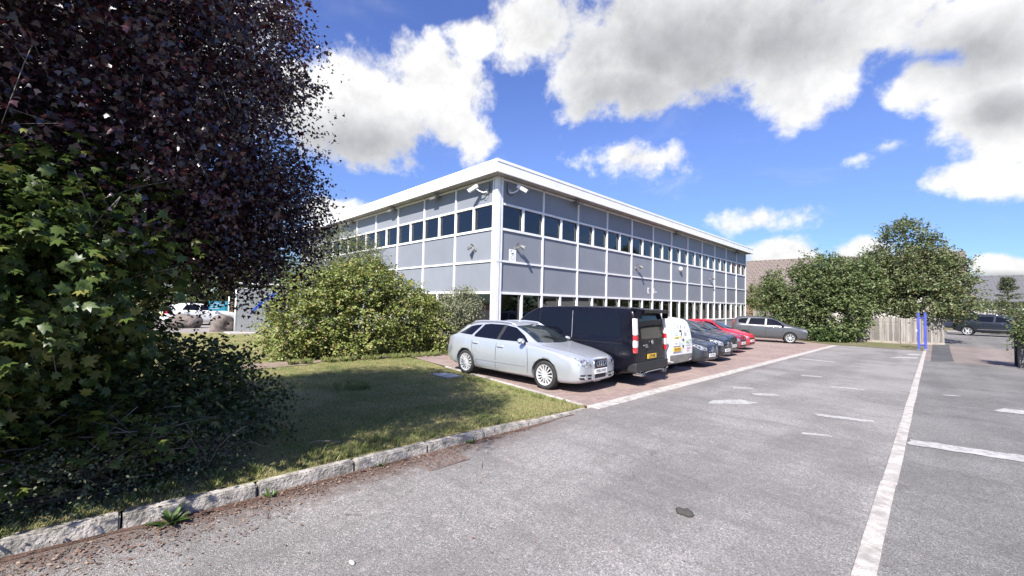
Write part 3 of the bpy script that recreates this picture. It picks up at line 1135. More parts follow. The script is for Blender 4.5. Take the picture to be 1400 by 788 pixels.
soffit_lamp((-12.6, 16.6, 6.93), Vector((1, 0, 0)), 'grey lamp under the roof edge of the long wall, nearest the corner post')
soffit_lamp((-12.6, 28.2, 6.93), Vector((1, 0, 0)), 'grey lamp under the roof edge of the long wall, above the round white lamp')
soffit_lamp((-12.6, 41.0, 6.93), Vector((1, 0, 0)), 'grey lamp under the roof edge near the far end of the long wall')
soffit_lamp((-16.95, 11.35, 6.93), Vector((0, -1, 0)), 'pale lamp under the roof edge of the short wall, nearest the cameras', 1)
soffit_lamp((-21.25, 11.35, 6.95), Vector((0, -1, 0)), 'pale lamp under the roof edge of the short wall, above the tall bush', 1)
soffit_lamp((-26.9, 11.35, 6.93), Vector((0, -1, 0)), 'pale lamp under the roof edge of the short wall, beside the purple tree', 1)

b = NB(); bmesh.ops.create_uvsphere(b, u_segments=20, v_segments=12, radius=0.17)
t_ = thing('bulkhead_lamp', 'round white dome lamp on the long grey wall', 'lamp', (-12.6, 29.0, 4.5))
for v in b.verts:
    v.co.x = max(0.0, v.co.x * 0.8 + 0.06)
obj('dome', b, M_white, t_, smooth=True)
b = NB(); box(b, 0.0, 0.05, -0.06, 0.06, -0.24, -0.14, 0.008)
obj('base', b, M_lampgrey, t_)

t_ = thing('notice_sign', 'small white notice plate on the grey wall below a floodlight', 'sign', (-12.6, 12.28, 3.605))
b = NB(); box(b, 0.006, 0.022, -0.21, 0.21, 0.0, 0.50, 0.004)
obj('plate', b, M_white, t_)
b = NB()
box(b, 0.0225, 0.024, -0.14, -0.05, 0.415, 0.445)
box(b, 0.0225, 0.024, -0.08, 0.07, 0.30, 0.345)
obj('print', b, M_black, t_)
b = NB()
for k in range(18):
    a = k * math.pi / 9
    m = Matrix.Translation((0.0232, 0.02 + 0.1 * math.cos(a), 0.16 + 0.09 * math.sin(a)))
    box(b, -0.0006, 0.0006, -0.012, 0.012, -0.012, 0.012, 0, m)
obj('emblem', b, M_blind, t_)

# what is left of the white lettering
t_ = thing('wall_lettering', 'remains of white lettering across a frame post on the long wall', 'lettering', (-12.6, 24.3, 2.62))
b = NB(); box(b, -0.011, 0.006, 0.02, 0.085, 0, 0.36); box(b, -0.011, 0.006, 0.085, 0.2, 0.30, 0.36); box(b, -0.011, 0.006, 0.085, 0.2, 0.0, 0.06)
obj('letter', b, M_white, t_)
b = NB(); box(b, -0.011, 0.006, 0.64, 0.86, 0.30, 0.36); box(b, -0.011, 0.006, 0.80, 0.86, 0.0, 0.30); box(b, -0.011, 0.006, 0.64, 0.80, 0.0, 0.14)
obj('letter', b, M_white, t_)
b = NB(); box(b, -0.011, 0.006, 1.02, 1.2, 0.09, 0.15)
obj('letter', b, M_white, t_)

# ================================================================== VEHICLES
def paint_mat(name, col, metal=0.0, rough=0.35, coat=0.6, flake=0.0):
    m = bpy.data.materials.new(name)
    m.use_nodes = True
    t = m.node_tree
    p = t.nodes['Principled BSDF']
    co = nn(t, 'ShaderNodeTexCoord').outputs['Object']
    nz = nn(t, 'ShaderNodeTexNoise', in_Scale=5.0, in_Detail=8.0, in_Roughness=0.75)
    t.links.new(co, nz.inputs['Vector'])
    dusty = tuple(c * 0.94 + 0.002 for c in col)
    t.links.new(mixc(t, ramp(t, nz.outputs[0], 0.42, 0.7), col, dusty), p.inputs['Base Color'])
    p.inputs['Metallic'].default_value = metal
    t.links.new(ramp(t, nz.outputs[0], 0.35, 0.75, rough, rough + 0.12), p.inputs['Roughness'])
    p.inputs['Coat Weight'].default_value = coat
    p.inputs['Coat Roughness'].default_value = 0.05
    p.inputs['Specular IOR Level'].default_value = 0.3
    return m


P_silver = paint_mat('silver paint', (0.56, 0.585, 0.625), 0.6, 0.28)
P_black = paint_mat('black paint', (0.004, 0.004, 0.008), 0.0, 0.22, 0.06)
P_whitev = paint_mat('white van paint', (0.78, 0.78, 0.77), 0.0, 0.4)
P_dgrey = paint_mat('dark grey paint', (0.045, 0.05, 0.06), 0.4, 0.3)
P_navy = paint_mat('blue black paint', (0.022, 0.027, 0.038), 0.3, 0.25)
P_crim = paint_mat('crimson paint', (0.30, 0.02, 0.055), 0.25, 0.3)
P_red = paint_mat('red paint', (0.62, 0.018, 0.035), 0.0, 0.3)
P_grey = paint_mat('grey paint', (0.075, 0.078, 0.083), 0.25, 0.33)
M_tyre = mat('tyre rubber', (0.028, 0.028, 0.028), 0.85, var=0.4, vscale=14, bump=0.2, bscale=60)
M_rim = mat('alloy rim', (0.66, 0.66, 0.67), 0.35, metal=0.35, var=0.15, vscale=10)
M_hub = mat('dark hub', (0.03, 0.03, 0.03), 0.7)
M_carglass = mat('car glass', (0.005, 0.006, 0.010), 0.03, spec=0.3)
M_screen = mat('windscreen glass', (0.03, 0.038, 0.042), 0.03, spec=0.6, var=0.5, vscale=2.6)
M_lampglass = mat('headlamp glass', (0.52, 0.54, 0.56), 0.12, metal=0.35, vscale=16, col2=(0.12, 0.12, 0.13))
M_tail = mat('tail lamp red', (0.48, 0.012, 0.02), 0.15, coat=1.0)
M_tailclear = mat('tail lamp clear', (0.72, 0.66, 0.66), 0.15, coat=1.0)
M_chrome = mat('chrome', (0.78, 0.78, 0.79), 0.12, metal=1.0)
M_trim = mat('black trim', (0.018, 0.018, 0.02), 0.55)
M_seam = mat('panel gap', (0.01, 0.01, 0.011), 0.9)
M_plate_w = mat('white plate', (0.80, 0.80, 0.78), 0.4)
M_plate_y = mat('yellow plate', (0.72, 0.45, 0.04), 0.4)
M_ink = mat('plate lettering', (0.012, 0.012, 0.012), 0.5)


def curve(pts):
    xs = [p[0] for p in pts][::-1]
    ys = [p[1] for p in pts][::-1]
    return lambda x: float(np.interp(x, xs, ys))


def body_mesh(sp):
    """lofted shell; x forward, z up, ground at 0"""
    zt, zs, zb, w, wt_ = (curve(sp[k]) for k in ('zt', 'zs', 'zb', 'w', 'wt'))
    xs = sorted({round(p[0], 3) for k in ('zt', 'w', 'zs') for p in sp[k]}, reverse=True)
    keep = [xs[0]]
    for x in xs[1:]:
        if keep[-1] - x > 0.045 or x == xs[-1]:
            keep.append(x)
    full = [keep[0]]
    for x in keep[1:]:
        g = full[-1] - x
        k = max(1, int(round(g / 0.19)))
        a = full[-1]
        for i in range(1, k + 1):
            full.append(a + (x - a) * i / k)
    full.insert(1, full[0] - 0.03)
    full.insert(-1, full[-1] + 0.03)
    sharp = sp.get('sharp', 0.0)
    bm = NB()
    rings = []
    for x in full:
        b, s, t, W, T = zb(x), zs(x), zt(x), w(x), wt_(x)
        s = min(s, t - 0.025)
        h = s - b
        cr = sp.get('crown', 0.05) * min(1.0, (t - s) / 0.25 + 0.35)
        pr = [(0, b), (.62 * W, b), (.90 * W, b + .015), (.975 * W, b + .10 * h + .02), (W, b + .42 * h), (.995 * W, b + .72 * h), (.968 * W, s - .02), (.935 * W, s + .014)]
        edge = (T, max(s + .02, t - cr - .045 * (1 - sharp) - .02))
        m1 = (pr[-1][0] * .48 + edge[0] * .52 + .012 * min(1, (t - s) / .4), pr[-1][1] * .5 + edge[1] * .5)
        pr += [m1, edge, (T * (.93 + .04 * sharp), t - cr * .75), (T * .55, t - cr * .22), (0, t)]
        L = [bm.verts.new((x, y, z)) for y, z in pr]
        Rr = [L[0]] + [bm.verts.new((x, -y, z)) for y, z in pr[1:-1]] + [L[-1]]
        rings.append((L, Rr))
    n = len(rings[0][0])
    for i in range(len(rings) - 1):
        (L0, R0), (L1, R1) = rings[i], rings[i + 1]
        for k in range(n - 1):
            bm.faces.new((L0[k], L0[k + 1], L1[k + 1], L1[k]))
            bm.faces.new((R0[k + 1], R0[k], R1[k], R1[k + 1]))
    for (L, Rr), fl in ((rings[0], False), (rings[-1], True)):
        for k in range(n - 1):
            vs = []
            for v in (L[k], L[k + 1], Rr[k + 1], Rr[k]):
                if v not in vs:
                    vs.append(v)
            if fl:
                vs = vs[::-1]
            bm.faces.new(vs)
    bmesh.ops.recalc_face_normals(bm, faces=bm.faces)
    me = bpy.data.meshes.new('body')
    bm.to_mesh(me)
    bm.free()
    o = bpy.data.objects.new('tmp_body', me)
    COL.objects.link(o)
    s = o.modifiers.new('s', 'SUBSURF')
    s.levels = s.render_levels = 2
    dg = bpy.context.evaluated_depsgraph_get()
    me2 = bpy.data.meshes.new_from_object(o.evaluated_get(dg))
    bpy.data.objects.remove(o)
    return me2


def cut_arches(me, sp):
    o = bpy.data.objects.new('tmp_body', me)
    COL.objects.link(o)
    bm = NB()
    for xa in (sp['xf'], sp['xr']):
        for s in (-1, 1):
            y0, y1 = s * (sp['half'] - .34), s * (sp['half'] + .3)
            cyl(bm, (xa, min(y0, y1), sp['rt'] + .01), (xa, max(y0, y1), sp['rt'] + .01), sp['ra'], seg=40)
    cm = bpy.data.meshes.new('cut')
    bm.to_mesh(cm)
    bm.free()
    c = bpy.data.objects.new('tmp_cut', cm)
    COL.objects.link(c)
    md = o.modifiers.new('b', 'BOOLEAN')
    md.operation = 'DIFFERENCE'
    md.object = c
    md.solver = 'EXACT'
    dg = bpy.context.evaluated_depsgraph_get()
    me2 = bpy.data.meshes.new_from_object(o.evaluated_get(dg))
    bpy.data.objects.remove(o)
    bpy.data.objects.remove(c)
    # wheel-well faces take the black trim
    for p in me2.polygons:
        p.use_smooth = True
        cx_, cy_, cz_ = p.center
        for xa in (sp['xf'], sp['xr']):
            r = math.hypot(cx_ - xa, cz_ - sp['rt'] - .01)
            if (abs(r - sp['ra']) < .012 or r < sp['ra'] - .01) and abs(cy_) < sp['half'] + .1:
                nrm = p.normal
                if abs(nrm.y) < 0.5 or abs(cy_) < sp['half'] - .2:
                    p.material_index = 1
                    p.use_smooth = False
        if cz_ < sp['zb'][len(sp['zb']) // 2][1] + .03 and p.normal.z < -.6:
            p.material_index = 1
    return me2


class Skin:
    """drapes flat outlines onto a finished body shell"""
    def __init__(self, me):
        self.bvh = BVHTree.FromPolygons([v.co.copy() for v in me.vertices], [tuple(p.vertices) for p in me.polygons])

    def drape(self, poly, axis, sgn, off=0.004, cell=0.07, inset=0.0):
        bm = NB()
        i, j = {'x': (1, 2), 'y': (0, 2), 'z': (0, 1)}[axis]
        vs = []
        for p in poly:
            c = [0, 0, 0]
            c[i], c[j] = p
            vs.append(bm.verts.new(c))
        bm.faces.new(vs)
        for k in (i, j):
            lo = min(v.co[k] for v in bm.verts)
            hi = max(v.co[k] for v in bm.verts)
            n = max(1, int((hi - lo) / cell))
            for q in range(1, n):
                co = [0, 0, 0]
                no = [0, 0, 0]
                co[k] = lo + (hi - lo) * q / n
                no[k] = 1
                bmesh.ops.bisect_plane(bm, geom=list(bm.verts) + list(bm.edges) + list(bm.faces), plane_co=co, plane_no=no)
        d = [0, 0, 0]
        ax = 'xyz'.index(axis)
        d[ax] = -sgn
        d = Vector(d)
        for v in bm.verts:
            o = v.co.copy()
            o[ax] = sgn * 6
            hit, nrm, _, _ = self.bvh.ray_cast(o, d)
            if hit is None:
                hit, nrm, _, _ = self.bvh.find_nearest(Vector((o.x if ax else sgn * 2.2, o.y if ax != 1 else sgn * .8, o.z)))
                v.co = hit
            else:
                if nrm.dot(d) > 0:
                    nrm = -nrm
                v.co = hit + nrm * off
        bmesh.ops.recalc_face_normals(bm, faces=bm.faces)
        f = max(bm.faces, key=lambda f: f.calc_area())
        if f.normal.dot(d) > 0:
            bmesh.ops.reverse_faces(bm, faces=bm.faces)
        return bm

    def at(self, axis, sgn, a, b):
        i, j = {'x': (1, 2), 'y': (0, 2), 'z': (0, 1)}[axis]
        ax = 'xyz'.index(axis)
        o = Vector((0, 0, 0))
        o[i], o[j] = a, b
        o[ax] = sgn * 6
        d = Vector((0, 0, 0))
        d[ax] = -sgn
        hit, nrm, _, _ = self.bvh.ray_cast(o, d)
        if hit is None:
            hit, nrm, _, _ = self.bvh.find_nearest(o * 0.4)
        return hit, nrm


WHEELS = {}


def wheel_meshes(R_, rim_r, width, spokes, dark=False, twin=False):
    key = (R_, rim_r, width, spokes, dark, twin)
    if key in WHEELS:
        return WHEELS[key]
    h = width / 2
    bm = NB()
    lathe(bm, [(rim_r - .01, -h * .8), (rim_r + .012, -h * .96), (R_ * .90, -h), (R_ * .975, -h * .86), (R_, -h * .55), (R_, 0), (R_, h * .55), (R_ * .975, h * .86), (R_ * .90, h), (rim_r + .012, h * .96), (rim_r - .01, h * .8)], seg=40)
    for q in (-.3, 0, .3):
        pass
    bmesh.ops.recalc_face_normals(bm, faces=bm.faces)
    ty = bpy.data.meshes.new('wheel')
    bm.to_mesh(ty)
    bm.free()
    for p in ty.polygons:
        p.use_smooth = True
    ty.materials.append(M_tyre)
    bm = NB()
    # outer face at -y
    lathe(bm, [(rim_r + .004, -h * .93), (rim_r - .012, -h * .90), (rim_r - .028, -h * .62), (rim_r - .03, -h * .3)], seg=40)
    for k in range(spokes):
        for tw in ((-.055, .055) if twin else (0,)):
            a = k * 2 * math.pi / spokes + tw
            m = Matrix.Rotation(a, 4, 'Y')
            vs = box(bm, .045, rim_r - .012, -h * .86, -h * .62, -.013 if spokes > 8 else -.03, .013 if spokes > 8 else .03)
            for v in vs:
                if v.co.x > .1:
                    v.co.z *= 1.25 if spokes > 8 else .8
                else:
                    v.co.z *= .8 if spokes > 8 else 1.2
                if v.co.x > .1:
                    v.co.y -= h * .04
            bmesh.ops.transform(bm, matrix=m, verts=vs)
    cyl(bm, (0, -h * .93, 0), (0, -h * .55, 0), .066, .075, 20)
    nrim = len(bm.faces)
    cyl(bm, (0, -h * .42, 0), (0, -h * .38, 0), rim_r - .028, seg=32)
    bmesh.ops.recalc_face_normals(bm, faces=bm.faces)
    rm = bpy.data.meshes.new('rim')
    bm.to_mesh(rm)
    bm.free()
    rm.materials.append(M_hub if dark else M_rim)
    rm.materials.append(M_hub)
    for p in rm.polygons:
        if p.center.y > -h * .45 and abs(p.normal.y) > .5:
            p.material_index = 1
    WHEELS[key] = (ty, rm)
    return WHEELS[key]


def text_mesh(s, size, m, parent, mtx, depth=0.002):
    cu = bpy.data.curves.new('lettering', 'FONT')
    cu.body = s
    cu.size = size
    cu.align_x = 'CENTER'
    cu.align_y = 'CENTER'
    cu.extrude = depth
    o = bpy.data.objects.new('tmp_text', cu)
    COL.objects.link(o)
    dg = bpy.context.evaluated_depsgraph_get()
    me = bpy.data.meshes.new_from_object(o.evaluated_get(dg))
    bpy.data.objects.remove(o)
    me.transform(mtx)
    me.materials.clear()
    me.materials.append(m)
    me.name = 'lettering'
    return link('lettering', me, parent)


def plate(root, sk, sgn, y, z, m, txt, w=.52, h=.112, off=0.02):
    hit, _ = sk.at('x', sgn, y, z)
    x = hit.x + sgn * off
    b = NB()
    box(b, x - .006, x + .006, y - w / 2, y + w / 2, z - h / 2, z + h / 2, 0.003)
    p = obj('number_plate', b, m, root)
    if txt:
        base = Matrix(((0, 0, sgn, x + sgn * .008), (sgn, 0, 0, y), (0, 1, 0, z), (0, 0, 0, 1)))
        text_mesh(txt, .098, M_ink, p, base @ Matrix.Scale(.86, 4, (1, 0, 0)), .001)
    return p


def mirror(root, sk, x, z, sgn, m, big=1.0):
    hit, _ = sk.at('y', sgn, x, z)
    b = NB()
    vs = box(b, x - .07 * big, x + .07 * big, 0, .21 * big, -.07 * big, .07 * big)
    for v in vs:
        if v.co.x > x:
            v.co.z *= .55
            v.co.y = .03 + v.co.y * .8
    bmesh.ops.bevel(b, geom=list(b.edges), offset=.035 * big, segments=3, affect='EDGES')
    mt = Matrix.Translation((0, hit.y + sgn * .03, z + .055 * big)) @ Matrix.Scale(sgn, 4, (0, 1, 0))
    bmesh.ops.transform(b, matrix=mt, verts=b.verts)
    bmesh.ops.recalc_face_normals(b, faces=b.faces)
    mi = obj('door_mirror', b, m, root, smooth=True)
    b = NB()
    tube(b, [(x, hit.y - sgn * .02, z - .01), (x, hit.y + sgn * .08, z + .03)], .022)
    obj('mirror_stalk', b, M_trim, mi)
    return mi


def car(name, label, cat, group, pos, rz, sp):
    x, y = pos
    root = thing(name, label, cat, (x, y, gz(y)), 0, group)
    slope = (gz(y + 1) - gz(y - 1)) / 2
    q = Matrix.Rotation(math.atan(slope), 4, 'X') @ Matrix.Rotation(rz, 4, 'Z')
    root.rotation_euler = q.to_euler()
    raw = body_mesh(sp)
    sk = Skin(raw)
    me = cut_arches(raw, sp)
    me.materials.clear()
    me.materials.append(sp['paint'])
    me.materials.append(M_trim)
    me.name = 'body'
    body = link('body', me, root)
    ty, rm = wheel_meshes(sp['rt'], sp['rim'], sp.get('tw', .21), sp.get('spokes', 10), sp.get('darkrim', False), sp.get('twin', False))
    for xa in (sp['xf'], sp['xr']):
        for s in (-1, 1):
            wo_ = link('wheel', ty, root, (xa, s * (sp['half'] - .015 - sp.get('tw', .21) / 2), sp['rt']))
            if s > 0:
                wo_.rotation_euler = (0, 0, math.pi)
            link('rim', rm, wo_)
    side = lambda nm, poly, m, s, off=.004, cell=.07, par=None: obj(nm, sk.drape(poly, 'y', s, off, cell), m, par or root, smooth=True)
    front = lambda nm, poly, m, off=.004, cell=.06, par=None: obj(nm, sk.drape(poly, 'x', 1, off, cell), m, par or root, smooth=True)
    back = lambda nm, poly, m, off=.004, cell=.06, par=None: obj(nm, sk.drape(poly, 'x', -1, off, cell), m, par or root, smooth=True)
    for s in (-1, 1):
        for poly in sp['wins']:
            side('side_window', poly, M_carglass, s)
        for poly in sp.get('frames', []):
            side('window_frame', poly, sp.get('frame_m', M_trim), s, .007)
        if sp.get('seams'):
            for ln in sp['seams']:
                b = NB()
                for (xa, za), (xb, zb_) in zip(ln, ln[1:]):
                    d = Vector((xb - xa, zb_ - za)).normalized()
                    nrm = Vector((-d.y, d.x)) * .0055
                    pb = sk.drape([(xa + nrm.x, za + nrm.y), (xb + nrm.x, zb_ + nrm.y), (xb - nrm.x, zb_ - nrm.y), (xa - nrm.x, za - nrm.y)], 'y', s, .0022, .08)
                    tm = bpy.data.meshes.new('t')
                    pb.to_mesh(tm)
                    pb.free()
                    b.from_mesh(tm)
                    bpy.data.meshes.remove(tm)
                obj('door_gap', b, M_seam, root)
        for hx, hz in sp.get('handles', []):
            hit, _ = sk.at('y', s, hx, hz)
            b = NB()
            box(b, hx - .1, hx + .1, hit.y - .012 if s > 0 else hit.y - .03, hit.y + .03 if s > 0 else hit.y + .012, hz - .016, hz + .016, .009)
            obj('door_handle', b, sp.get('handle_m', sp['paint']), root, smooth=True)
        if sp.get('strip'):
            side('side_moulding', sp['strip'], sp.get('strip_m', M_chrome), s, .008)
        for poly in sp.get('cladding', []):
            side('sill_cladding', poly, M_trim, s, .006)
        if sp.get('mirror'):
            mirror(root, sk, sp['mirror'][0], sp['mirror'][1], s, sp.get('mirror_m', sp['paint']), sp.get('mirror_s', 1.0))
        flip = lambda P: [(s * a, b_) for a, b_ in P]
        if sp.get('head'):
            hl = front('headlight', flip(sp['head']), M_lampglass, .006)
            for (ly, lz, lr) in sp.get('headbulbs', []):
                hit, _ = sk.at('x', 1, s * ly, lz)
                b = NB()
                cyl(b, (hit.x - .03, s * ly, lz), (hit.x + .012, s * ly, lz), lr, lr * .85, 16)
                obj('lamp_lens', b, M_chrome, hl)
        for poly, mm in sp.get('tails', []):
            back('tail_light', flip(poly), mm, .007)
        for poly, mm in sp.get('tails_side', []):
            side('tail_light', poly, mm, s, .007)
        for poly in sp.get('fog', []):
            front('lower_intake', flip(poly), M_trim, .005)
        if sp.get('foglamp'):
            ly, lz, lr = sp['foglamp']
            hit, _ = sk.at('x', 1, s * ly, lz)
            b = NB()
            cyl(b, (hit.x - .03, s * ly, lz), (hit.x + .014, s * ly, lz), lr, lr * .9, 18)
            obj('fog_light', b, M_lampglass, root)
        if sp.get('rail'):
            ra, rb, ry, rzh = sp['rail']
            pts = []
            for k in range(9):
                xx = ra + (rb - ra) * k / 8
                hit, _ = sk.at('z', 1, xx, s * ry)
                pts.append((xx, s * ry, hit.z + (rzh if 0 < k < 8 else -.005)))
            b = NB()
            tube(b, pts, .024, 8)
            obj('roof_rail', b, sp.get('rail_m', M_chrome), root, smooth=True)
    front('windscreen', sp['screen'], M_screen)
    if sp.get('rear_win'):
        back('rear_window', sp['rear_win'], M_carglass)
    for poly, mm, nm in sp.get('front_bits', []):
        front(nm, poly, mm, .006)
    for poly, mm, nm in sp.get('back_bits', []):
        back(nm, poly, mm, .006)
    for s in ((-1, 1) if sp.get('wipers') else ()):
        xw, zw = sp['wipers']
        p0, _ = sk.at('x', 1, s * .05 + .3, zw)
        p1, _ = sk.at('x', 1, s * .05 - .28, zw + .1)
        b = NB()
        tube(b, [p0 + Vector((.02, 0, .01)), p1 + Vector((.02, 0, .015))], .008, 5)
        obj('wiper', b, M_trim, root)
    if sp.get('bonnet'):
        for s in (-1, 1):
            b = NB()
            for (xa, ya), (xb, yb) in zip(sp['bonnet'], sp['bonnet'][1:]):
                d = Vector((xb - xa, yb - ya)).normalized()
                nrm = Vector((-d.y, d.x)) * .005
                pb = sk.drape([(xa + nrm.x, s * (ya + nrm.y)), (xb + nrm.x, s * (yb + nrm.y)), (xb - nrm.x, s * (yb - nrm.y)), (xa - nrm.x, s * (ya - nrm.y))], 'z', 1, .0022, .1)
                tm = bpy.data.meshes.new('t')
                pb.to_mesh(tm)
                pb.free()
                b.from_mesh(tm)
                bpy.data.meshes.remove(tm)
            obj('bonnet_gap', b, M_seam, root)
    if sp.get('plate_f'):
        plate(root, sk, 1, 0, sp['plate_f'][0], M_plate_w, sp['plate_f'][1])
    if sp.get('plate_r'):
        plate(root, sk, -1, sp['plate_r'][2] if len(sp['plate_r']) > 2 else 0, sp['plate_r'][0], M_plate_y, sp['plate_r'][1])
    if sp.get('aerial'):
        ax_, ay_ = sp['aerial']
        hit, _ = sk.at('z', 1, ax_, ay_)
        b = NB()
        tube(b, [hit, hit + Vector((-.18, 0, .14))], [.008, .003], 5)
        obj('aerial', b, M_trim, root)
    return root, sk


def star_badge(root, sk, z, r, m=None):
    """ring with three spokes"""
    hit, _ = sk.at('x', 1, 0, z)
    x = hit.x + .03
    b = NB()
    prof = [(r + .008 * math.cos(a), .008 * math.sin(a)) for a in [k * math.pi / 4 for k in range(9)]]
    lathe(b, prof, 'x', 28, (x, 0, z))
    for k in range(3):
        a = math.pi / 2 + k * 2 * math.pi / 3
        tube(b, [(x, 0, z), (x, r * math.cos(a), z + r * math.sin(a))], [.018, .006], 5)
    obj('badge', b, m or M_chrome, root, smooth=True)


def ring_badge(root, sk, z, r, n=4, m=None):
    hit, _ = sk.at('x', 1, 0, z)
    x = hit.x + .025
    b = NB()
    for k in range(n):
        yy = (k - (n - 1) / 2) * r * 1.5
        prof = [(r + .009 * math.cos(a), .006 * math.sin(a)) for a in [j * math.pi / 3 for j in range(7)]]
        lathe(b, prof, 'x', 24, (x + .002 * (k % 2), yy, z))
    obj('badge', b, m or M_chrome, root, smooth=True)


ROW = 'cars parked side by side on the block paving'
# ---- silver estate
estate = dict(
    paint=P_silver, xf=1.324, xr=-1.324, rt=.318, ra=.352, half=.872, rim=.225, tw=.225, spokes=14, twin=False,
    zt=[(2.235, .66), (2.21, .735), (2.13, .785), (1.8, .875), (1.4, .94), (1.12, .985), (.92, 1.07), (.57, 1.25), (.27, 1.365), (0, 1.415), (-.5, 1.44), (-1.1, 1.425), (-1.45, 1.385), (-1.68, 1.31), (-1.92, 1.14), (-2.14, .99), (-2.23, .85), (-2.27, .62)],
    zs=[(2.235, .60), (2.1, .70), (1.6, .83), (1.1, .905), (0, .94), (-1, .965), (-1.8, .985), (-2.18, .94), (-2.27, .60)],
    zb=[(2.235, .27), (2.12, .20), (1.8, .17), (0, .17), (-1.8, .20), (-2.16, .28), (-2.27, .34)],
    w=[(2.235, .60), (2.17, .73), (2.0, .82), (1.6, .87), (.9, .888), (-1.4, .89), (-1.9, .865), (-2.15, .80), (-2.27, .68)],
    wt=[(2.235, .50), (2.1, .655), (1.6, .76), (1.12, .76), (.75, .68), (.27, .59), (-.5, .575), (-1.4, .555), (-1.68, .555), (-2.1, .65), (-2.27, .60)],
    wins=[[(.76, .985), (.56, 1.13), (.22, 1.295), (-.09, 1.338), (-.14, .985)], [(-.235, .985), (-.195, 1.348), (-.70, 1.345), (-.90, 1.322), (-1.07, 1.04), (-1.03, 1.0)], [(-1.17, 1.035), (-.99, 1.312), (-1.25, 1.285), (-1.42, 1.245), (-1.72, 1.05)]],
    frames=[[(-.145, .985), (-.095, 1.34), (-.19, 1.348), (-.23, .985)]], frame_m=M_trim,
    seams=[[(.84, .22), (.86, .60), (.80, .93)], [(-.19, .20), (-.185, .97)], [(-.98, .42), (-1.06, .72), (-1.09, .99)], [(.84, .22), (-.9, .22)]],
    handles=[(-.04, .83), (-.94, .855)], strip=[(.78, .44), (.78, .475), (-.92, .475), (-.92, .44)], strip_m=P_silver,
    mirror=(.70, .965), mirror_m=P_silver,
    head=[(.36, .565), (.40, .685), (.58, .735), (.74, .765), (.80, .70), (.72, .60), (.55, .555)], headbulbs=[(.50, .635, .05), (.63, .665, .05)],
    tails=[([(.52, .66), (.55, .86), (.76, .87), (.78, .70)], M_tail)], tails_side=[([(-2.26, .68), (-2.23, .88), (-2.08, .88), (-2.1, .74)], M_tail)],
    fog=[[(.36, .36), (.36, .40), (.70, .415), (.72, .385)], [(.36, .295), (.36, .335), (.73, .355), (.70, .31)]], foglamp=(.55, .345, .062),
    rail=(.20, -1.5, .53, .05), rail_m=P_silver,
    screen=[(-.665, 1.0), (-.53, 1.335), (0, 1.372), (.53, 1.335), (.665, 1.0), (0, .985)],
    rear_win=[(-.56, 1.03), (-.48, 1.27), (.48, 1.27), (.56, 1.03)],
    front_bits=[([(-.275, .70), (.275, .70), (.26, .55), (.215, .25), (-.215, .25), (-.26, .55)], M_trim, 'grille')],
    wipers=(.8, 1.02), bonnet=[(1.12, .70), (1.6, .62), (2.1, .42), (2.2, .28)], plate_f=(.455, 'YK06 NWD'), plate_r=(.75, ''), aerial=(-1.6, 0))
CARS = {}
th = 0.054
root, sk = car('estate_car', 'silver estate car with roof rails, parked next to the lawn', 'car', ROW, (-6.09 - 1.324 * math.cos(th), 7.80 - 1.324 * math.sin(th)), th, estate)
ring_badge(root, sk, .62, .058)
b = NB()
for dy, dz_ in ((.275, .662),):
    pts = [(sk.at('x', 1, yy, zz)[0] + Vector((.014, 0, 0))) for yy, zz in [(-.28, .705), (-.265, .55), (-.22, .245), (0, .24), (.22, .245), (.265, .55), (.28, .705), (0, .712), (-.28, .705)]]
    tube(b, pts, .014, 6)
obj('grille_surround', b, M_chrome, root, smooth=True)

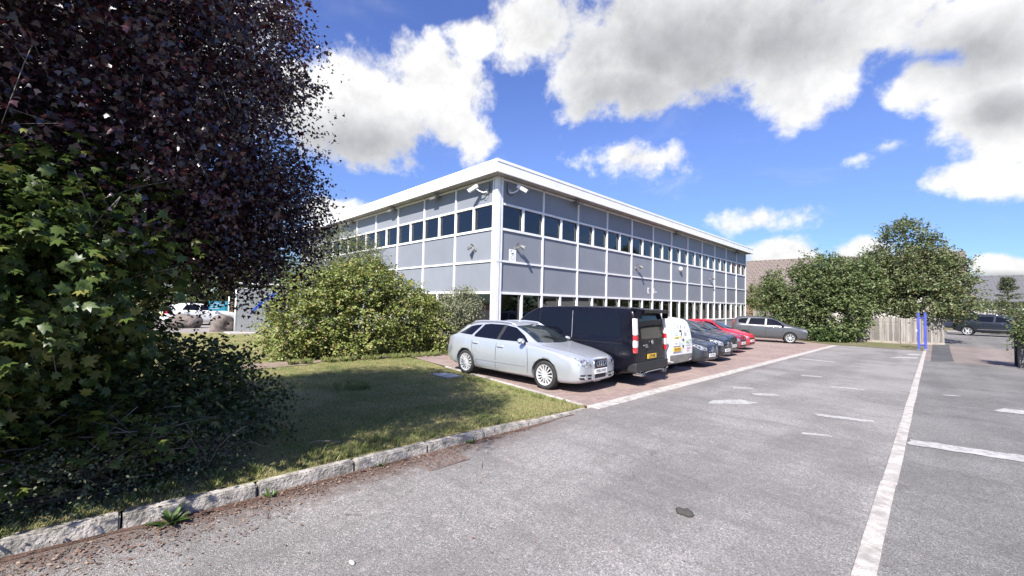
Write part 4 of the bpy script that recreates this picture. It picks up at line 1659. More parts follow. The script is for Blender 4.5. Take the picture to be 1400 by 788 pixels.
# ---- black panel van
van = dict(
    paint=P_black, xf=1.465, xr=-1.465, rt=.335, ra=.39, half=.955, rim=.235, tw=.235, spokes=10, darkrim=True, sharp=.7, crown=.045,
    zt=[(2.46, .72), (2.42, .88), (2.25, 1.04), (1.9, 1.13), (1.68, 1.19), (1.35, 1.42), (1.0, 1.66), (.72, 1.82), (.4, 1.88), (-.5, 1.905), (-1.6, 1.905), (-2.2, 1.89), (-2.36, 1.86), (-2.43, 1.70), (-2.47, 1.2), (-2.49, .95)],
    zs=[(2.46, .65), (2.25, .92), (1.8, 1.04), (1.3, 1.10), (.4, 1.12), (-2.2, 1.12), (-2.45, 1.08), (-2.49, .90)],
    zb=[(2.46, .32), (2.3, .24), (1.8, .22), (-2, .24), (-2.4, .30), (-2.49, .36)],
    w=[(2.46, .70), (2.38, .84), (2.1, .93), (1.6, .965), (.5, .975), (-2.0, .975), (-2.3, .965), (-2.45, .955), (-2.49, .93)],
    wt=[(2.46, .5), (2.1, .76), (1.68, .82), (1.2, .80), (.72, .785), (-1, .80), (-2.3, .81), (-2.43, .80), (-2.49, .82)],
    wins=[[(1.30, 1.16), (1.05, 1.45), (.70, 1.71), (.52, 1.73), (.50, 1.13)], [(.36, 1.15), (.38, 1.73), (-.62, 1.745), (-.68, 1.15)], [(-.82, 1.15), (-.78, 1.745), (-2.02, 1.73), (-2.12, 1.15)]],
    frames=[[(-.705, 1.06), (-.645, 1.76), (-.66, 1.76), (-.72, 1.06)]], frame_m=M_steel,
    seams=[[(1.05, .32), (1.05, .6), (1.22, 1.1)], [(.43, .3), (.44, 1.78)], [(-.73, .32), (-.73, 1.05)], [(-2.15, 1.0), (-.75, 1.0)]],
    handles=[(.60, 1.02), (.25, 1.02)], handle_m=P_black, mirror=(1.22, 1.15), mirror_m=M_trim, mirror_s=1.5,
    head=[(.5, .82), (.56, .98), (.78, 1.02), (.84, .92), (.7, .82)],
    screen=[(-.76, 1.24), (-.70, 1.72), (0, 1.80), (.70, 1.72), (.76, 1.24), (0, 1.215)],
    back_bits=[([(-.68, 1.16), (-.70, 1.28), (-.66, 1.70), (.66, 1.70), (.70, 1.28), (.68, 1.16), (.5, 1.12), (-.5, 1.12)], M_carglass, 'rear_window'),
                              ([(-.33, .60), (-.30, .82), (-.26, .86), (.26, .86), (.30, .82), (.33, .60)], M_trim, 'plate_recess'),
               ],
    plate_r=(.69, 'LC70 MBE', 0.02), aerial=None)
th = 3.205
root, sk = car('panel_van', 'black panel van with roof spoiler and twin tail pipes, rear towards the road', 'van', ROW, (-5.98 + 1.465 * math.cos(th), 9.72 + 1.465 * math.sin(th)), th, van)
b = NB()
vs = box(b, -2.62, -2.28, -.78, .78, 1.80, 1.865, 0)
for v in vs:
    if v.co.x < -2.5:
        v.co.z -= .045 if v.co.z < 1.83 else .03
        v.co.y *= .97
for s in (-1, 1):
    box(b, -2.58, -2.42, s * .79 - .02, s * .79 + .02, 1.62, 1.80)
bmesh.ops.bevel(b, geom=list(b.edges), offset=.014, segments=2, affect='EDGES')
obj('spoiler', b, P_black, root, smooth=False)
b = NB()
vs = box(b, -2.545, -2.3, -.945, .945, .34, .57, .035)
obj('bumper', b, M_trim, root)
for s in (-1, 1):
    first = None
    for z0, z1, mm in ((.80, .93, M_tail), (.93, 1.10, M_tailclear), (1.10, 1.22, M_tail), (1.22, 1.62, M_tailclear)):
        b = NB()
        xo = lambda z: -2.50 + max(0, z - 1.1) * .085
        vs = box(b, -.09, 0.0, -.065, .05, z0 + .001, z1 - .001)
        for v in vs:
            v.co = Vector((v.co.x + xo(v.co.z) + .072, s * (.895 + v.co.y - max(0, v.co.z - 1.0) * .075), v.co.z))
        bmesh.ops.recalc_face_normals(b, faces=b.faces)
        bmesh.ops.bevel(b, geom=list(b.edges), offset=.01, segments=2, affect='EDGES')
        obj('tail_light', b, mm, root)
b = NB()
tube(b, [(-2.54, -.93, .345), (-2.555, -.7, .30), (-2.56, -.35, .335), (-2.56, .35, .335), (-2.555, .7, .30), (-2.54, .93, .345)], .012, 6)
obj('diffuser_edge', b, M_steel, root)
for s in (-1, 1):
    for k in (0, 1):
        b = NB()
        cyl(b, (-2.36, s * (.60 + k * .1), .29), (-2.585, s * (.60 + k * .1), .29), .045, .047, 18, False)
        cyl(b, (-2.36, s * (.60 + k * .1), .29), (-2.54, s * (.60 + k * .1), .29), .037, .037, 18, True)
        bmesh.ops.recalc_face_normals(b, faces=b.faces)
        obj('tail_pipe', b, M_chrome, root, smooth=True)
for s in (-1, 1):
    for xa in (1.465, -1.465):
        b = NB()
        n = 18
        ring = []
        for k in range(n + 1):
            a = -.12 + (math.pi + .24) * k / n
            sec = []
            for rr, oo in ((.388, -.02), (.392, .035), (.43, .045), (.475, .02), (.50, -.015)):
                X = xa + rr * math.cos(a)
                Z = .345 + rr * math.sin(a)
                hit, _ = sk.at('y', s, max(-2.42, min(2.2, X)), max(.3, Z))
                sec.append(b.verts.new((X, hit.y + s * oo, Z)))
            ring.append(sec)
        for i in range(n):
            for k in range(4):
                b.faces.new((ring[i][k], ring[i][k + 1], ring[i + 1][k + 1], ring[i + 1][k]))
        bmesh.ops.recalc_face_normals(b, faces=b.faces)
        obj('arch_flare', b, P_black, root, smooth=True)
b = NB()
box(b, -2.52, -2.50, .30, .52, .955, .985); box(b, -2.52, -2.50, .27, .40, .915, .94)
obj('badge', b, M_steel, root)
b = NB(); cyl(b, (-2.50, 0, 1.03), (-2.515, 0, 1.03), .055, seg=18)
obj('emblem', b, M_steel, root)

# ---- white work van with stickers
wvan = dict(
    paint=P_whitev, xf=1.28, xr=-1.28, rt=.31, ra=.35, half=.86, rim=.2, spokes=8, darkrim=True, sharp=.5, crown=.05,
    zt=[(2.0, .62), (1.96, .78), (1.75, .92), (1.45, 1.02), (1.1, 1.24), (.75, 1.50), (.45, 1.62), (0, 1.68), (-1.2, 1.68), (-1.75, 1.64), (-1.9, 1.56), (-1.97, 1.3), (-2.02, .9)],
    zs=[(2.0, .58), (1.7, .82), (1.2, .92), (0, .95), (-1.9, .95), (-2.02, .85)],
    zb=[(2.0, .3), (1.8, .22), (-1.8, .25), (-2.02, .34)],
    w=[(2.0, .6), (1.9, .75), (1.5, .84), (.5, .87), (-1.5, .87), (-1.85, .85), (-1.97, .82), (-2.02, .79)],
    wt=[(2.0, .5), (1.45, .72), (.75, .68), (0, .70), (-1.6, .70), (-1.9, .69), (-2.02, .74)],
    wins=[[(1.0, 1.0), (.6, 1.40), (.2, 1.48), (.15, .98)]],
    seams=[[(.8, .3), (.95, .95)], [(.08, .3), (.08, 1.5)], [(-.9, .3), (-.9, 1.5)]], mirror=(.9, 1.0), mirror_m=M_trim, mirror_s=1.2,
    head=[(.45, .7), (.5, .82), (.7, .85), (.76, .75)], screen=[(-.66, 1.06), (-.58, 1.45), (0, 1.52), (.58, 1.45), (.66, 1.06)],
    cladding=[], back_bits=[([(-.80, .34), (-.81, .56), (.81, .56), (.80, .34)], M_lampgrey, 'rear_bumper'), ([(-.006, .58), (-.006, 1.58), (.006, 1.58), (.006, .58)], M_seam, 'door_gap')],
    plate_r=(.72, 'PX15 KVH', 0.36))
th = math.pi
root, sk = car('work_van', 'small white van covered in little stickers, rear doors towards the road', 'van', ROW, (-5.22 - 2.02, 12.2), th, wvan)
M_sg = mat('green sticker', (0.05, 0.30, 0.12), 0.5)
M_sy = mat('yellow sticker', (0.75, 0.58, 0.04), 0.5)
M_sgr = mat('grey sticker', (0.35, 0.36, 0.38), 0.5)
M_sbl = mat('pale blue sticker', (0.50, 0.60, 0.70), 0.5)
M_spk = mat('pink sticker', (0.62, 0.36, 0.36), 0.5)


def rear_box(y0, y1, z0, z1, m):
    bm_ = sk.drape([(y0, z0), (y1, z0), (y1, z1), (y0, z1)], 'x', -1, .006, .3)
    obj('sticker', bm_, m, root)


# seen from behind, the left of the door is +y of the van
for (y0, y1, z0, z1, m) in [(.50, .18, 1.03, 1.075, M_sy), (.16, .06, 1.05, 1.11, M_sy), (.44, .22, 1.04, 1.06, M_black), (.02, -.06, .97, 1.0, M_black), (-.08, -.16, .93, 1.02, M_black),
                           (.46, .40, 1.30, 1.36, M_sgr), (.20, .14, 1.32, 1.42, M_sgr), (-.02, -.08, 1.33, 1.42, M_sgr), (-.26, -.34, 1.32, 1.38, M_sgr),
                           (.40, .34, 1.44, 1.47, M_black), (.12, -.04, 1.22, 1.27, M_black), (-.46, -.54, 1.22, 1.26, M_sgr), (.02, -.04, 1.11, 1.2, M_black), (.44, .22, 1.12, 1.21, M_sbl),
                           (-.2, -.36, 1.10, 1.2, M_sgr), (.46, .34, .88, .9, M_sgr), (.22, .10, .84, .94, M_sbl), (-.3, -.6, .80, .82, M_sgr), (-.32, -.6, .70, .75, M_spk), (-.34, -.5, .63, .67, M_spk),
                           (.58, .14, .795, .81, M_black)]:
    rear_box(y0, y1, z0, z1, m)
hit, _ = sk.at('x', -1, -.62, .90)
b = NB(); cyl(b, (hit.x, -.06, .80), (hit.x - .03, -.06, .80), .03, seg=14)
obj('door_handle', b, M_trim, root)
text_mesh('ACT', .17, M_sg, root, Matrix(((0, 0, -1, sk.at('x', -1, -.45, .92)[0].x - .009), (-1, 0, 0, -.45), (0, 1, 0, .92), (0, 0, 0, 1))), .001)

# ---- saloon with three-pointed badge
saloon = dict(
    paint=P_dgrey, xf=1.38, xr=-1.38, rt=.32, ra=.355, half=.875, rim=.225, tw=.225, spokes=10,
    zt=[(2.26, .66), (2.23, .75), (2.1, .81), (1.6, .91), (1.15, .97), (.95, 1.0), (.6, 1.16), (.2, 1.33), (-.1, 1.40), (-.6, 1.42), (-1.1, 1.36), (-1.6, 1.12), (-1.85, 1.03), (-2.2, .98), (-2.3, .85), (-2.34, .62)],
    zs=[(2.26, .60), (2.0, .75), (1.2, .89), (0, .93), (-1.8, .96), (-2.2, .9), (-2.34, .58)],
    zb=[(2.26, .28), (2.1, .20), (1.7, .17), (-1.8, .2), (-2.34, .36)],
    w=[(2.26, .60), (2.19, .73), (1.98, .83), (1.5, .875), (.5, .885), (-1.5, .885), (-2.1, .82), (-2.34, .66)],
    wt=[(2.26, .50), (2.0, .68), (1.15, .76), (.6, .65), (.1, .57), (-.8, .56), (-1.6, .6), (-2.2, .66), (-2.34, .58)],
    wins=[[(.62, .98), (.15, 1.27), (-.2, 1.33), (-.25, .97)], [(-.33, .97), (-.28, 1.335), (-.85, 1.29), (-1.3, 1.06), (-1.2, .99)]],
    seams=[[(.82, .25), (.82, .6), (.74, .93)], [(-.28, .22), (-.28, .95)], [(-1.0, .45), (-1.2, .95)]], handles=[(-.12, .82), (-1.05, .84)], mirror=(.6, .95),
    head=[(.38, .56), (.42, .67), (.60, .74), (.78, .79), (.81, .71), (.69, .59)], headbulbs=[(.54, .65, .05)],
    tails=[([(.5, .72), (.5, .86), (.78, .88), (.78, .74)], M_tail)],
    fog=[[(.34, .27), (.36, .38), (.72, .40), (.76, .30)]],
    screen=[(-.66, 1.0), (-.53, 1.33), (0, 1.365), (.53, 1.33), (.66, 1.0), (0, .985)], rear_win=[(-.5, 1.08), (-.45, 1.32), (.45, 1.32), (.5, 1.08)],
    front_bits=[([(-.37, .68), (.37, .68), (.30, .49), (-.30, .49)], M_trim, 'grille'), ([(-.30, .25), (-.32, .36), (.32, .36), (.30, .25)], M_trim, 'lower_intake')],
    wipers=(.8, 1.0), bonnet=[(1.05, .66), (1.6, .60), (2.1, .38)], plate_f=(.41, 'KT12 VHO'), plate_r=(.7, ''))


def bars(root, sk, zs_, hw, m=None):
    for z in zs_:
        pts = [sk.at('x', 1, yy, z)[0] + Vector((.016, 0, 0)) for yy in np.linspace(-hw, hw, 7)]
        b = NB()
        tube(b, pts, .011, 5)
        obj('grille_bar', b, m or M_chrome, root)


NX_ = 2.26
root, sk = car('saloon_car', 'dark grey saloon with star badge grille, parked right of the small white van', 'car', ROW, (-5.18 - NX_, 14.45), 0.0, saloon)
star_badge(root, sk, .59, .095)
bars(root, sk, (.53, .58, .63), .32)

mpv = dict(saloon)
mpv.update(paint=P_navy, xf=1.35, xr=-1.35, rt=.325, ra=.36, spokes=5,
    zt=[(2.12, .70), (2.09, .82), (1.95, .90), (1.5, .99), (1.15, 1.04), (.8, 1.2), (.35, 1.42), (0, 1.53), (-.6, 1.57), (-1.4, 1.53), (-1.8, 1.42), (-2.05, 1.1), (-2.15, .85), (-2.2, .62)],
    zs=[(2.12, .64), (1.9, .81), (1.2, .95), (0, .97), (-1.8, 1.0), (-2.1, .9), (-2.2, .58)],
    zb=[(2.12, .28), (2.0, .2), (1.6, .18), (-1.8, .2), (-2.2, .36)],
    w=[(2.12, .62), (2.05, .75), (1.82, .84), (1.4, .885), (.5, .893), (-1.5, .893), (-2.0, .83), (-2.2, .68)],
    wt=[(2.12, .52), (1.9, .69), (1.2, .77), (.8, .69), (.2, .60), (-.8, .585), (-1.7, .57), (-2.2, .6)],
    wins=[[(.85, 1.03), (.3, 1.38), (-.15, 1.46), (-.2, 1.01)], [(-.28, 1.01), (-.24, 1.465), (-.95, 1.45), (-1.1, 1.03)], [(-1.2, 1.04), (-1.05, 1.44), (-1.5, 1.39), (-1.75, 1.1)]],
    seams=[[(.85, .25), (.85, .6), (.8, .95)], [(-.24, .22), (-.24, .98)]], mirror=(.75, 1.0),
    head=[(.38, .60), (.42, .72), (.60, .80), (.78, .86), (.82, .77), (.70, .63)],
    screen=[(-.68, 1.04), (-.55, 1.45), (0, 1.50), (.55, 1.45), (.68, 1.04), (0, 1.02)], rear_win=[(-.5, 1.15), (-.48, 1.42), (.48, 1.42), (.5, 1.15)],
    front_bits=[([(-.37, .74), (.37, .74), (.30, .53), (-.30, .53)], M_trim, 'grille'), ([(-.30, .25), (-.32, .36), (.32, .36), (.30, .25)], M_trim, 'lower_intake')],
    wipers=(.8, 1.06), plate_f=(.43, 'LV63 TZA'))
root, sk = car('hatchback_car', 'tall blue black family car with star badge and large windscreen, right of the grey saloon', 'car', ROW, (-5.45 - 2.12, 16.75), 0.0, mpv)
star_badge(root, sk, .64, .105)
bars(root, sk, (.585, .69), .32)

sal2 = dict(saloon)
sal2.update(paint=P_navy, plate_f=(.43, 'EK14 WUC'))
hb = dict(mpv)
hb.update(paint=P_navy, spokes=7, plate_f=(.45, 'EK14 WUC'), zt=[(a, b_ * .985) for a, b_ in mpv['zt']])
root, sk = car('hatchback_car', 'dark navy car beside the crimson car, with silver grille bars', 'car', ROW, (-5.92 - 2.12, 19.0), 0.0, hb)
bars(root, sk, (.52, .56, .60, .64), .30)

hatch = dict(
    paint=P_crim, xf=1.25, xr=-1.25, rt=.31, ra=.345, half=.86, rim=.215, tw=.21, spokes=9,
    zt=[(2.0, .64), (1.97, .75), (1.85, .82), (1.4, .92), (1.02, .98), (.7, 1.11), (.3, 1.31), (-.05, 1.40), (-.6, 1.42), (-1.2, 1.37), (-1.6, 1.25), (-1.85, 1.05), (-1.98, .85), (-2.02, .6)],
    zs=[(2.0, .58), (1.8, .74), (1.1, .89), (0, .93), (-1.7, .97), (-2.02, .56)],
    zb=[(2.0, .28), (1.85, .2), (1.5, .17), (-1.6, .2), (-2.02, .36)],
    w=[(2.0, .60), (1.93, .72), (1.72, .82), (1.3, .86), (.4, .87), (-1.4, .87), (-1.85, .8), (-2.02, .66)],
    wt=[(2.0, .49), (1.8, .66), (1.02, .72), (.6, .64), (.1, .56), (-.8, .55), (-1.6, .54), (-2.02, .58)],
    wins=[[(.70, .975), (.25, 1.25), (-.15, 1.335), (-.2, .965)], [(-.28, .965), (-.24, 1.34), (-.9, 1.31), (-1.15, 1.02), (-1.1, .98)]],
    seams=[[(.75, .25), (.75, .6), (.7, .93)], [(-.24, .22), (-.24, .95)], [(-.95, .45), (-1.1, .95)]], handles=[(-.08, .82), (-.95, .85)], mirror=(.62, .95),
    head=[(.40, .55), (.46, .64), (.62, .71), (.76, .76), (.79, .68), (.64, .56)], headbulbs=[(.55, .62, .04)],
    tails=[([(.5, .72), (.5, .9), (.76, .9), (.76, .74)], M_tail)],
    fog=[[(.40, .27), (.42, .36), (.68, .38), (.70, .29)]],
    screen=[(-.66, .99), (-.52, 1.335), (0, 1.365), (.52, 1.335), (.66, .99), (0, .97)], rear_win=[(-.5, 1.08), (-.46, 1.26), (.46, 1.26), (.5, 1.08)],
    front_bits=[([(-.40, .62), (.40, .62), (.34, .55), (-.34, .55)], M_trim, 'grille'), ([(-.42, .25), (-.40, .37), (.40, .37), (.42, .25)], M_trim, 'lower_intake')],
    wipers=(.8, 1.0), bonnet=[(1.05, .64), (1.5, .58), (1.88, .36)], plate_f=(.46, 'HN61 OGR'), plate_r=(.7, ''))
root, sk = car('hatchback_car', 'crimson car between the navy car and the bright red car', 'car', ROW, (-6.2 - 2.0, 21.2), 0.0, hatch)
h2 = dict(hatch)
h2.update(paint=P_red, spokes=5, plate_f=(.46, 'VU10 FYB'), zt=[(a, b_ * 1.05 if a < 1.3 else b_) for a, b_ in hatch['zt']],
          wins=[[(a, b_ * 1.045) for a, b_ in P] for P in hatch['wins']], screen=[(a, b_ * 1.045) for a, b_ in hatch['screen']], head=[(a, b_ + .03) for a, b_ in hatch['head']])
root, sk = car('hatchback_car', 'bright red hatchback, last in the row before the grey crossover', 'car', ROW, (-6.5 - 2.0, 23.6), 0.0, h2)

# ---- grey crossover
cross = dict(
    paint=P_grey, xf=1.31, xr=-1.31, rt=.345, ra=.385, half=.885, rim=.235, tw=.225, spokes=9,
    zt=[(2.28, .80), (2.25, .96), (2.08, 1.04), (1.75, 1.10), (1.40, 1.15), (1.1, 1.31), (.65, 1.54), (.3, 1.65), (-.1, 1.69), (-.7, 1.71), (-1.4, 1.70), (-1.74, 1.64), (-1.93, 1.46), (-2.05, 1.1), (-2.1, .7)],
    zs=[(2.28, .70), (1.95, .90), (1.4, 1.06), (0, 1.09), (-1.7, 1.14), (-2.03, 1.0), (-2.1, .66)],
    zb=[(2.28, .36), (2.05, .27), (1.6, .24), (-1.75, .26), (-2.1, .42)],
    w=[(2.28, .66), (2.18, .79), (1.92, .88), (1.4, .908), (.4, .91), (-1.5, .91), (-1.9, .87), (-2.1, .74)],
    wt=[(2.28, .54), (1.9, .72), (1.4, .80), (1.0, .71), (.5, .64), (-.8, .61), (-1.7, .59), (-2.1, .66)],
    wins=[[(1.02, 1.15), (.62, 1.43), (.35, 1.53), (.05, 1.57), (.0, 1.13)], [(-.1, 1.13), (-.06, 1.575), (-.9, 1.57), (-1.06, 1.16)], [(-1.2, 1.18), (-1.05, 1.57), (-1.45, 1.53), (-1.64, 1.42), (-1.62, 1.24)]],
    seams=[[(.88, .35), (.88, .7), (1.04, 1.12)], [(-.05, .32), (-.05, 1.1)], [(-.95, .55), (-1.1, 1.1)]], handles=[(.12, .97), (-.9, 1.0)], mirror=(.92, 1.14), mirror_m=P_grey, mirror_s=1.15,
    head=[(.42, .70), (.46, .84), (.64, .90), (.82, .94), (.84, .84), (.70, .72)], headbulbs=[(.58, .79, .05)],
    tails=[([(.55, 1.0), (.5, 1.45), (.58, 1.45), (.74, 1.0)], M_tail)], tails_side=[([(-2.06, 1.08), (-1.93, 1.42), (-1.87, 1.42), (-1.97, 1.08)], M_tail)],
    cladding=[[(.9, .27), (.9, .40), (-.9, .40), (-.9, .27)]],
    screen=[(-.72, 1.19), (-.59, 1.58), (0, 1.62), (.59, 1.58), (.72, 1.19), (0, 1.17)], rear_win=[(-.5, 1.22), (-.48, 1.5), (.48, 1.5), (.5, 1.22)],
    front_bits=[([(-.38, .84), (.38, .84), (.34, .70), (-.34, .70)], M_trim, 'grille'), ([(-.7, .36), (-.72, .56), (.72, .56), (.7, .36)], M_trim, 'front_bumper')],
    wipers=(.8, 1.22), bonnet=[(1.42, .72), (1.6, .64), (2.05, .42)], plate_f=(.60, ''), plate_r=(.85, ''))
th = 0.29
root, sk = car('crossover_car', 'grey crossover car parked at the end of the paving by the leafy trees', 'car', None, (-6.75 - 1.31 * math.cos(th), 32.5 - 1.31 * math.sin(th)), th, cross)
# red rear of a car half hidden behind the crossover
h3 = dict(hatch)
h3.update(paint=P_red)

# ---- dark large car across the far yard
suv = dict(cross)
suv.update(paint=P_navy, xf=1.5, xr=-1.5, rim=.25, spokes=6, zt=[(a * 1.12, b_ * 1.03) for a, b_ in cross['zt']], zs=[(a * 1.12, b_) for a, b_ in cross['zs']], zb=[(a * 1.12, b_) for a, b_ in cross['zb']],
           w=[(a * 1.12, b_ * 1.06) for a, b_ in cross['w']], wt=[(a * 1.12, b_ * 1.06) for a, b_ in cross['wt']], half=.94, wins=[[(a * 1.12, b_) for a, b_ in P] for P in cross['wins']],
           seams=None, handles=[], tails_side=[([(-2.45, 1.05), (-2.2, 1.25), (-2.05, 1.22), (-2.2, 1.02)], M_tail)], cladding=[], strip=[(.9, .50), (.9, .54), (-.95, .54), (-.95, .50)], strip_m=M_chrome, mirror=(.74, 1.12), rail=(.3, -1.9, .62, .05))
root, sk = car('estate_car', 'dark navy estate car standing across the far yard beyond the fence', 'car', None, (3.55, 51.2), -0.12, suv)

# ---- white car on the far left
wh = dict(hatch)
wh.update(paint=P_whitev, spokes=7)
root, sk = car('hatchback_car', 'white hatchback seen under the purple tree behind the teal sign', 'car', None, (-33.5, 4.25), 1.72, wh)

# ================================================================== TREES AND PLANTS
M_bark = mat('bark', (0.13, 0.105, 0.085), 0.9, vscale=9, col2=(0.06, 0.05, 0.042), bump=0.6, bscale=40)
M_barkg = mat('grey bark', (0.24, 0.215, 0.18), 0.9, vscale=11, col2=(0.12, 0.105, 0.09), bump=0.5, bscale=50)
L_purple = leaf_mat('purple leaf', (0.015, 0.008, 0.011), (0.038, 0.015, 0.021), (0.085, 0.017, 0.019), rough=0.3, trans=0.18, tcol=(0.08, 0.012, 0.018), spec=1.0)
L_maple = leaf_mat('maple leaf', (0.05, 0.085, 0.02), (0.11, 0.155, 0.035), (0.22, 0.22, 0.06), rough=0.4, trans=0.36)
L_bramble = leaf_mat('bramble leaf', (0.038, 0.062, 0.022), (0.08, 0.115, 0.036), (0.13, 0.15, 0.05), rough=0.42, trans=0.3)
L_cot = leaf_mat('small dull leaf', (0.05, 0.075, 0.038), (0.10, 0.125, 0.065), (0.14, 0.12, 0.075), rough=0.55, trans=0.2)
L_bush = leaf_mat('hedge leaf', (0.12, 0.175, 0.036), (0.31, 0.33, 0.09), (0.28, 0.20, 0.085), rough=0.5, trans=0.3)
L_willow = leaf_mat('pale narrow leaf', (0.11, 0.14, 0.035), (0.20, 0.23, 0.075), (0.22, 0.20, 0.08), rough=0.5, trans=0.3)
L_greyl = leaf_mat('grey leaf', (0.15, 0.17, 0.09), (0.28, 0.29, 0.18), (0.32, 0.31, 0.2), rough=0.6, trans=0.25)
L_haw = leaf_mat('hedgerow leaf', (0.075, 0.112, 0.04), (0.16, 0.205, 0.072), (0.21, 0.21, 0.09), rough=0.5, trans=0.25)
L_haw2 = leaf_mat('dusty tree leaf', (0.085, 0.115, 0.045), (0.175, 0.21, 0.085), (0.22, 0.18, 0.085), rough=0.5, trans=0.25)
L_ivy = leaf_mat('ivy leaf', (0.035, 0.07, 0.02), (0.085, 0.14, 0.035), None, rough=0.4, trans=0.25)
L_con = leaf_mat('conifer spray', (0.06, 0.08, 0.035), (0.12, 0.14, 0.06), None, rough=0.6, trans=0.2)
L_grass = leaf_mat('grass blade', (0.13, 0.175, 0.045), (0.27, 0.29, 0.10), (0.38, 0.33, 0.15), rough=0.6, trans=0.25)
L_dry = leaf_mat('dry leaf', (0.11, 0.06, 0.045), (0.20, 0.125, 0.09), (0.34, 0.25, 0.18), rough=0.8, trans=0.1)
L_twig = mat('dead twig', (0.32, 0.27, 0.22), 0.9, var=0.4, vscale=20)

# leaf outlines in the leaf's own plane: x along the midrib, y across (unit length)
def fan(outline, fold=0.18):
    """quads either side of a folded midrib"""
    return outline


def leaf_template(kind):
    if kind == 'oval':
        v = [(0, 0, 0), (.35, .30, .07), (.75, .24, .05), (1, 0, -.04), (.75, -.24, .05), (.35, -.30, .07)]
        f = [(0, 1, 2, 3), (0, 3, 4, 5)]
    elif kind == 'narrow':
        v = [(0, 0, 0), (.3, .11, .03), (.7, .10, .02), (1, 0, -.08), (.7, -.10, .02), (.3, -.11, .03)]
        f = [(0, 1, 2, 3), (0, 3, 4, 5)]
    elif kind == 'round':
        v = [(0, 0, 0), (.2, .42, .08), (.72, .42, .06), (1, 0, -.03), (.72, -.42, .06), (.2, -.42, .08)]
        f = [(0, 1, 2, 3), (0, 3, 4, 5)]
    elif kind == 'acer':
        v = [(0, 0, 0), (.22, .50, -.06), (.5, .22, .05), (1, 0, -.10), (.5, -.22, .05), (.22, -.50, -.06), (.38, 0, .02)]
        f = [(0, 6, 2, 1), (6, 4, 3, 2), (0, 5, 4, 6)]
    elif kind == 'maple':
        # five pointed lobes; triangles written as quads with a shared midpoint
        c = (.32, 0, 0)
        tips = [(.02, 0, .0), (-.05, .26, -.02), (.14, .27, .05), (.22, .56, -.12), (.42, .27, .06), (.66, .44, -.14), (.66, .14, .04), (1.0, 0, -.2)]
        up = tips
        v = [c] + up + [(x, -y, z) for x, y, z in up[1:-1]]
        n = len(up)
        f = []
        for k in range(1, n - 1, 1):
            pass
        idx = list(range(1, n + 1))
        f += [(0, idx[0], idx[1], idx[2]), (0, idx[2], idx[3], idx[4]), (0, idx[4], idx[5], idx[6]), (0, idx[6], idx[7], idx[7] + 0)]
        f = f[:3]
        low = [1] + list(range(n + 1, n + 1 + n - 2)) + [n]
        f += [(0, low[2], low[1], low[0]), (0, low[4], low[3], low[2]), (0, low[6], low[5], low[4])]
        f += [(0, idx[6], idx[7], low[6])]
    return np.array(v, float), np.array(f, int)


def leaves_mesh(name, pos, xdir, nrm, size, kind, m, parent):
    """one mesh of many small leaves: pos (n,3), xdir/nrm (n,3), size (n,)"""
    tv, tf = leaf_template(kind)
    n = len(pos)
    x = xdir / (np.linalg.norm(xdir, axis=1, keepdims=True) + 1e-9)
    y = np.cross(nrm, x)
    y /= (np.linalg.norm(y, axis=1, keepdims=True) + 1e-9)
    z = np.cross(x, y)
    P = pos[:, None, :] + size[:, None, None] * (tv[None, :, 0, None] * x[:, None, :] + tv[None, :, 1, None] * y[:, None, :] + tv[None, :, 2, None] * z[:, None, :])
    F = (tf[None] + (np.arange(n) * len(tv))[:, None, None]).reshape(-1, tf.shape[1])
    return mesh_np(name, P.reshape(-1, 3), F, m, parent)


def unit(v):
    return v / (np.linalg.norm(v, axis=-1, keepdims=True) + 1e-9)


def vnoise(p, seed=0, f=1.0):
    """cheap smooth 3-D value from sines, about -1..1"""
    r = np.random.RandomState(seed)
    o = np.zeros(len(p))
    for k in range(6):
        d = unit(r.normal(size=3)) * f * (1.0 + 0.7 * k)
        o += np.sin(p @ d + r.uniform(0, 6.28)) / (1 + .45 * k)
    return o / 2.6


def sprays(lobes, n, seed, out_bias=0.55, shell=0.45, gap=None, gapf=1.4, zmin=None, droop=0.25):
    """start points and directions of leafy shoots inside a union of ellipsoids
    lobes: (cx,cy,cz, rx,ry,rz, weight)"""
    r = np.random.RandomState(seed)
    L = np.array(lobes, float)
    wgt = L[:, 6] / L[:, 6].sum()
    pick = r.choice(len(L), size=n * 3, p=wgt)
    d = unit(r.normal(size=(n * 3, 3)))
    rad = r.uniform(shell ** 3, 1, n * 3) ** (1 / 3)
    P = L[pick, :3] + d * rad[:, None] * L[pick, 3:6]
    # uneven outline
    P += d * (vnoise(P, seed + 3, 1.6) * 0.16)[:, None] * L[pick, 3:6]
    # stray shoots that break the outline
    stray = r.uniform(0, 1, len(P)) > .93
    P[stray] += d[stray] * (r.uniform(.05, .2, stray.sum()))[:, None] * L[pick[stray], 3:6]
    keep = np.ones(len(P), bool)
    if gap is not None:
        keep &= vnoise(P, seed + 9, gapf) > gap
    if zmin is not None:
        keep &= P[:, 2] > zmin + .35 * np.abs(vnoise(P, seed + 5, 1.7)) * 1.3
    P, d = P[keep][:n], d[keep][:n]
    D = unit(d * out_bias + r.normal(size=P.shape) * 0.55 + np.array([0, 0, 0.18 - droop * 0.5]))
    return P, D


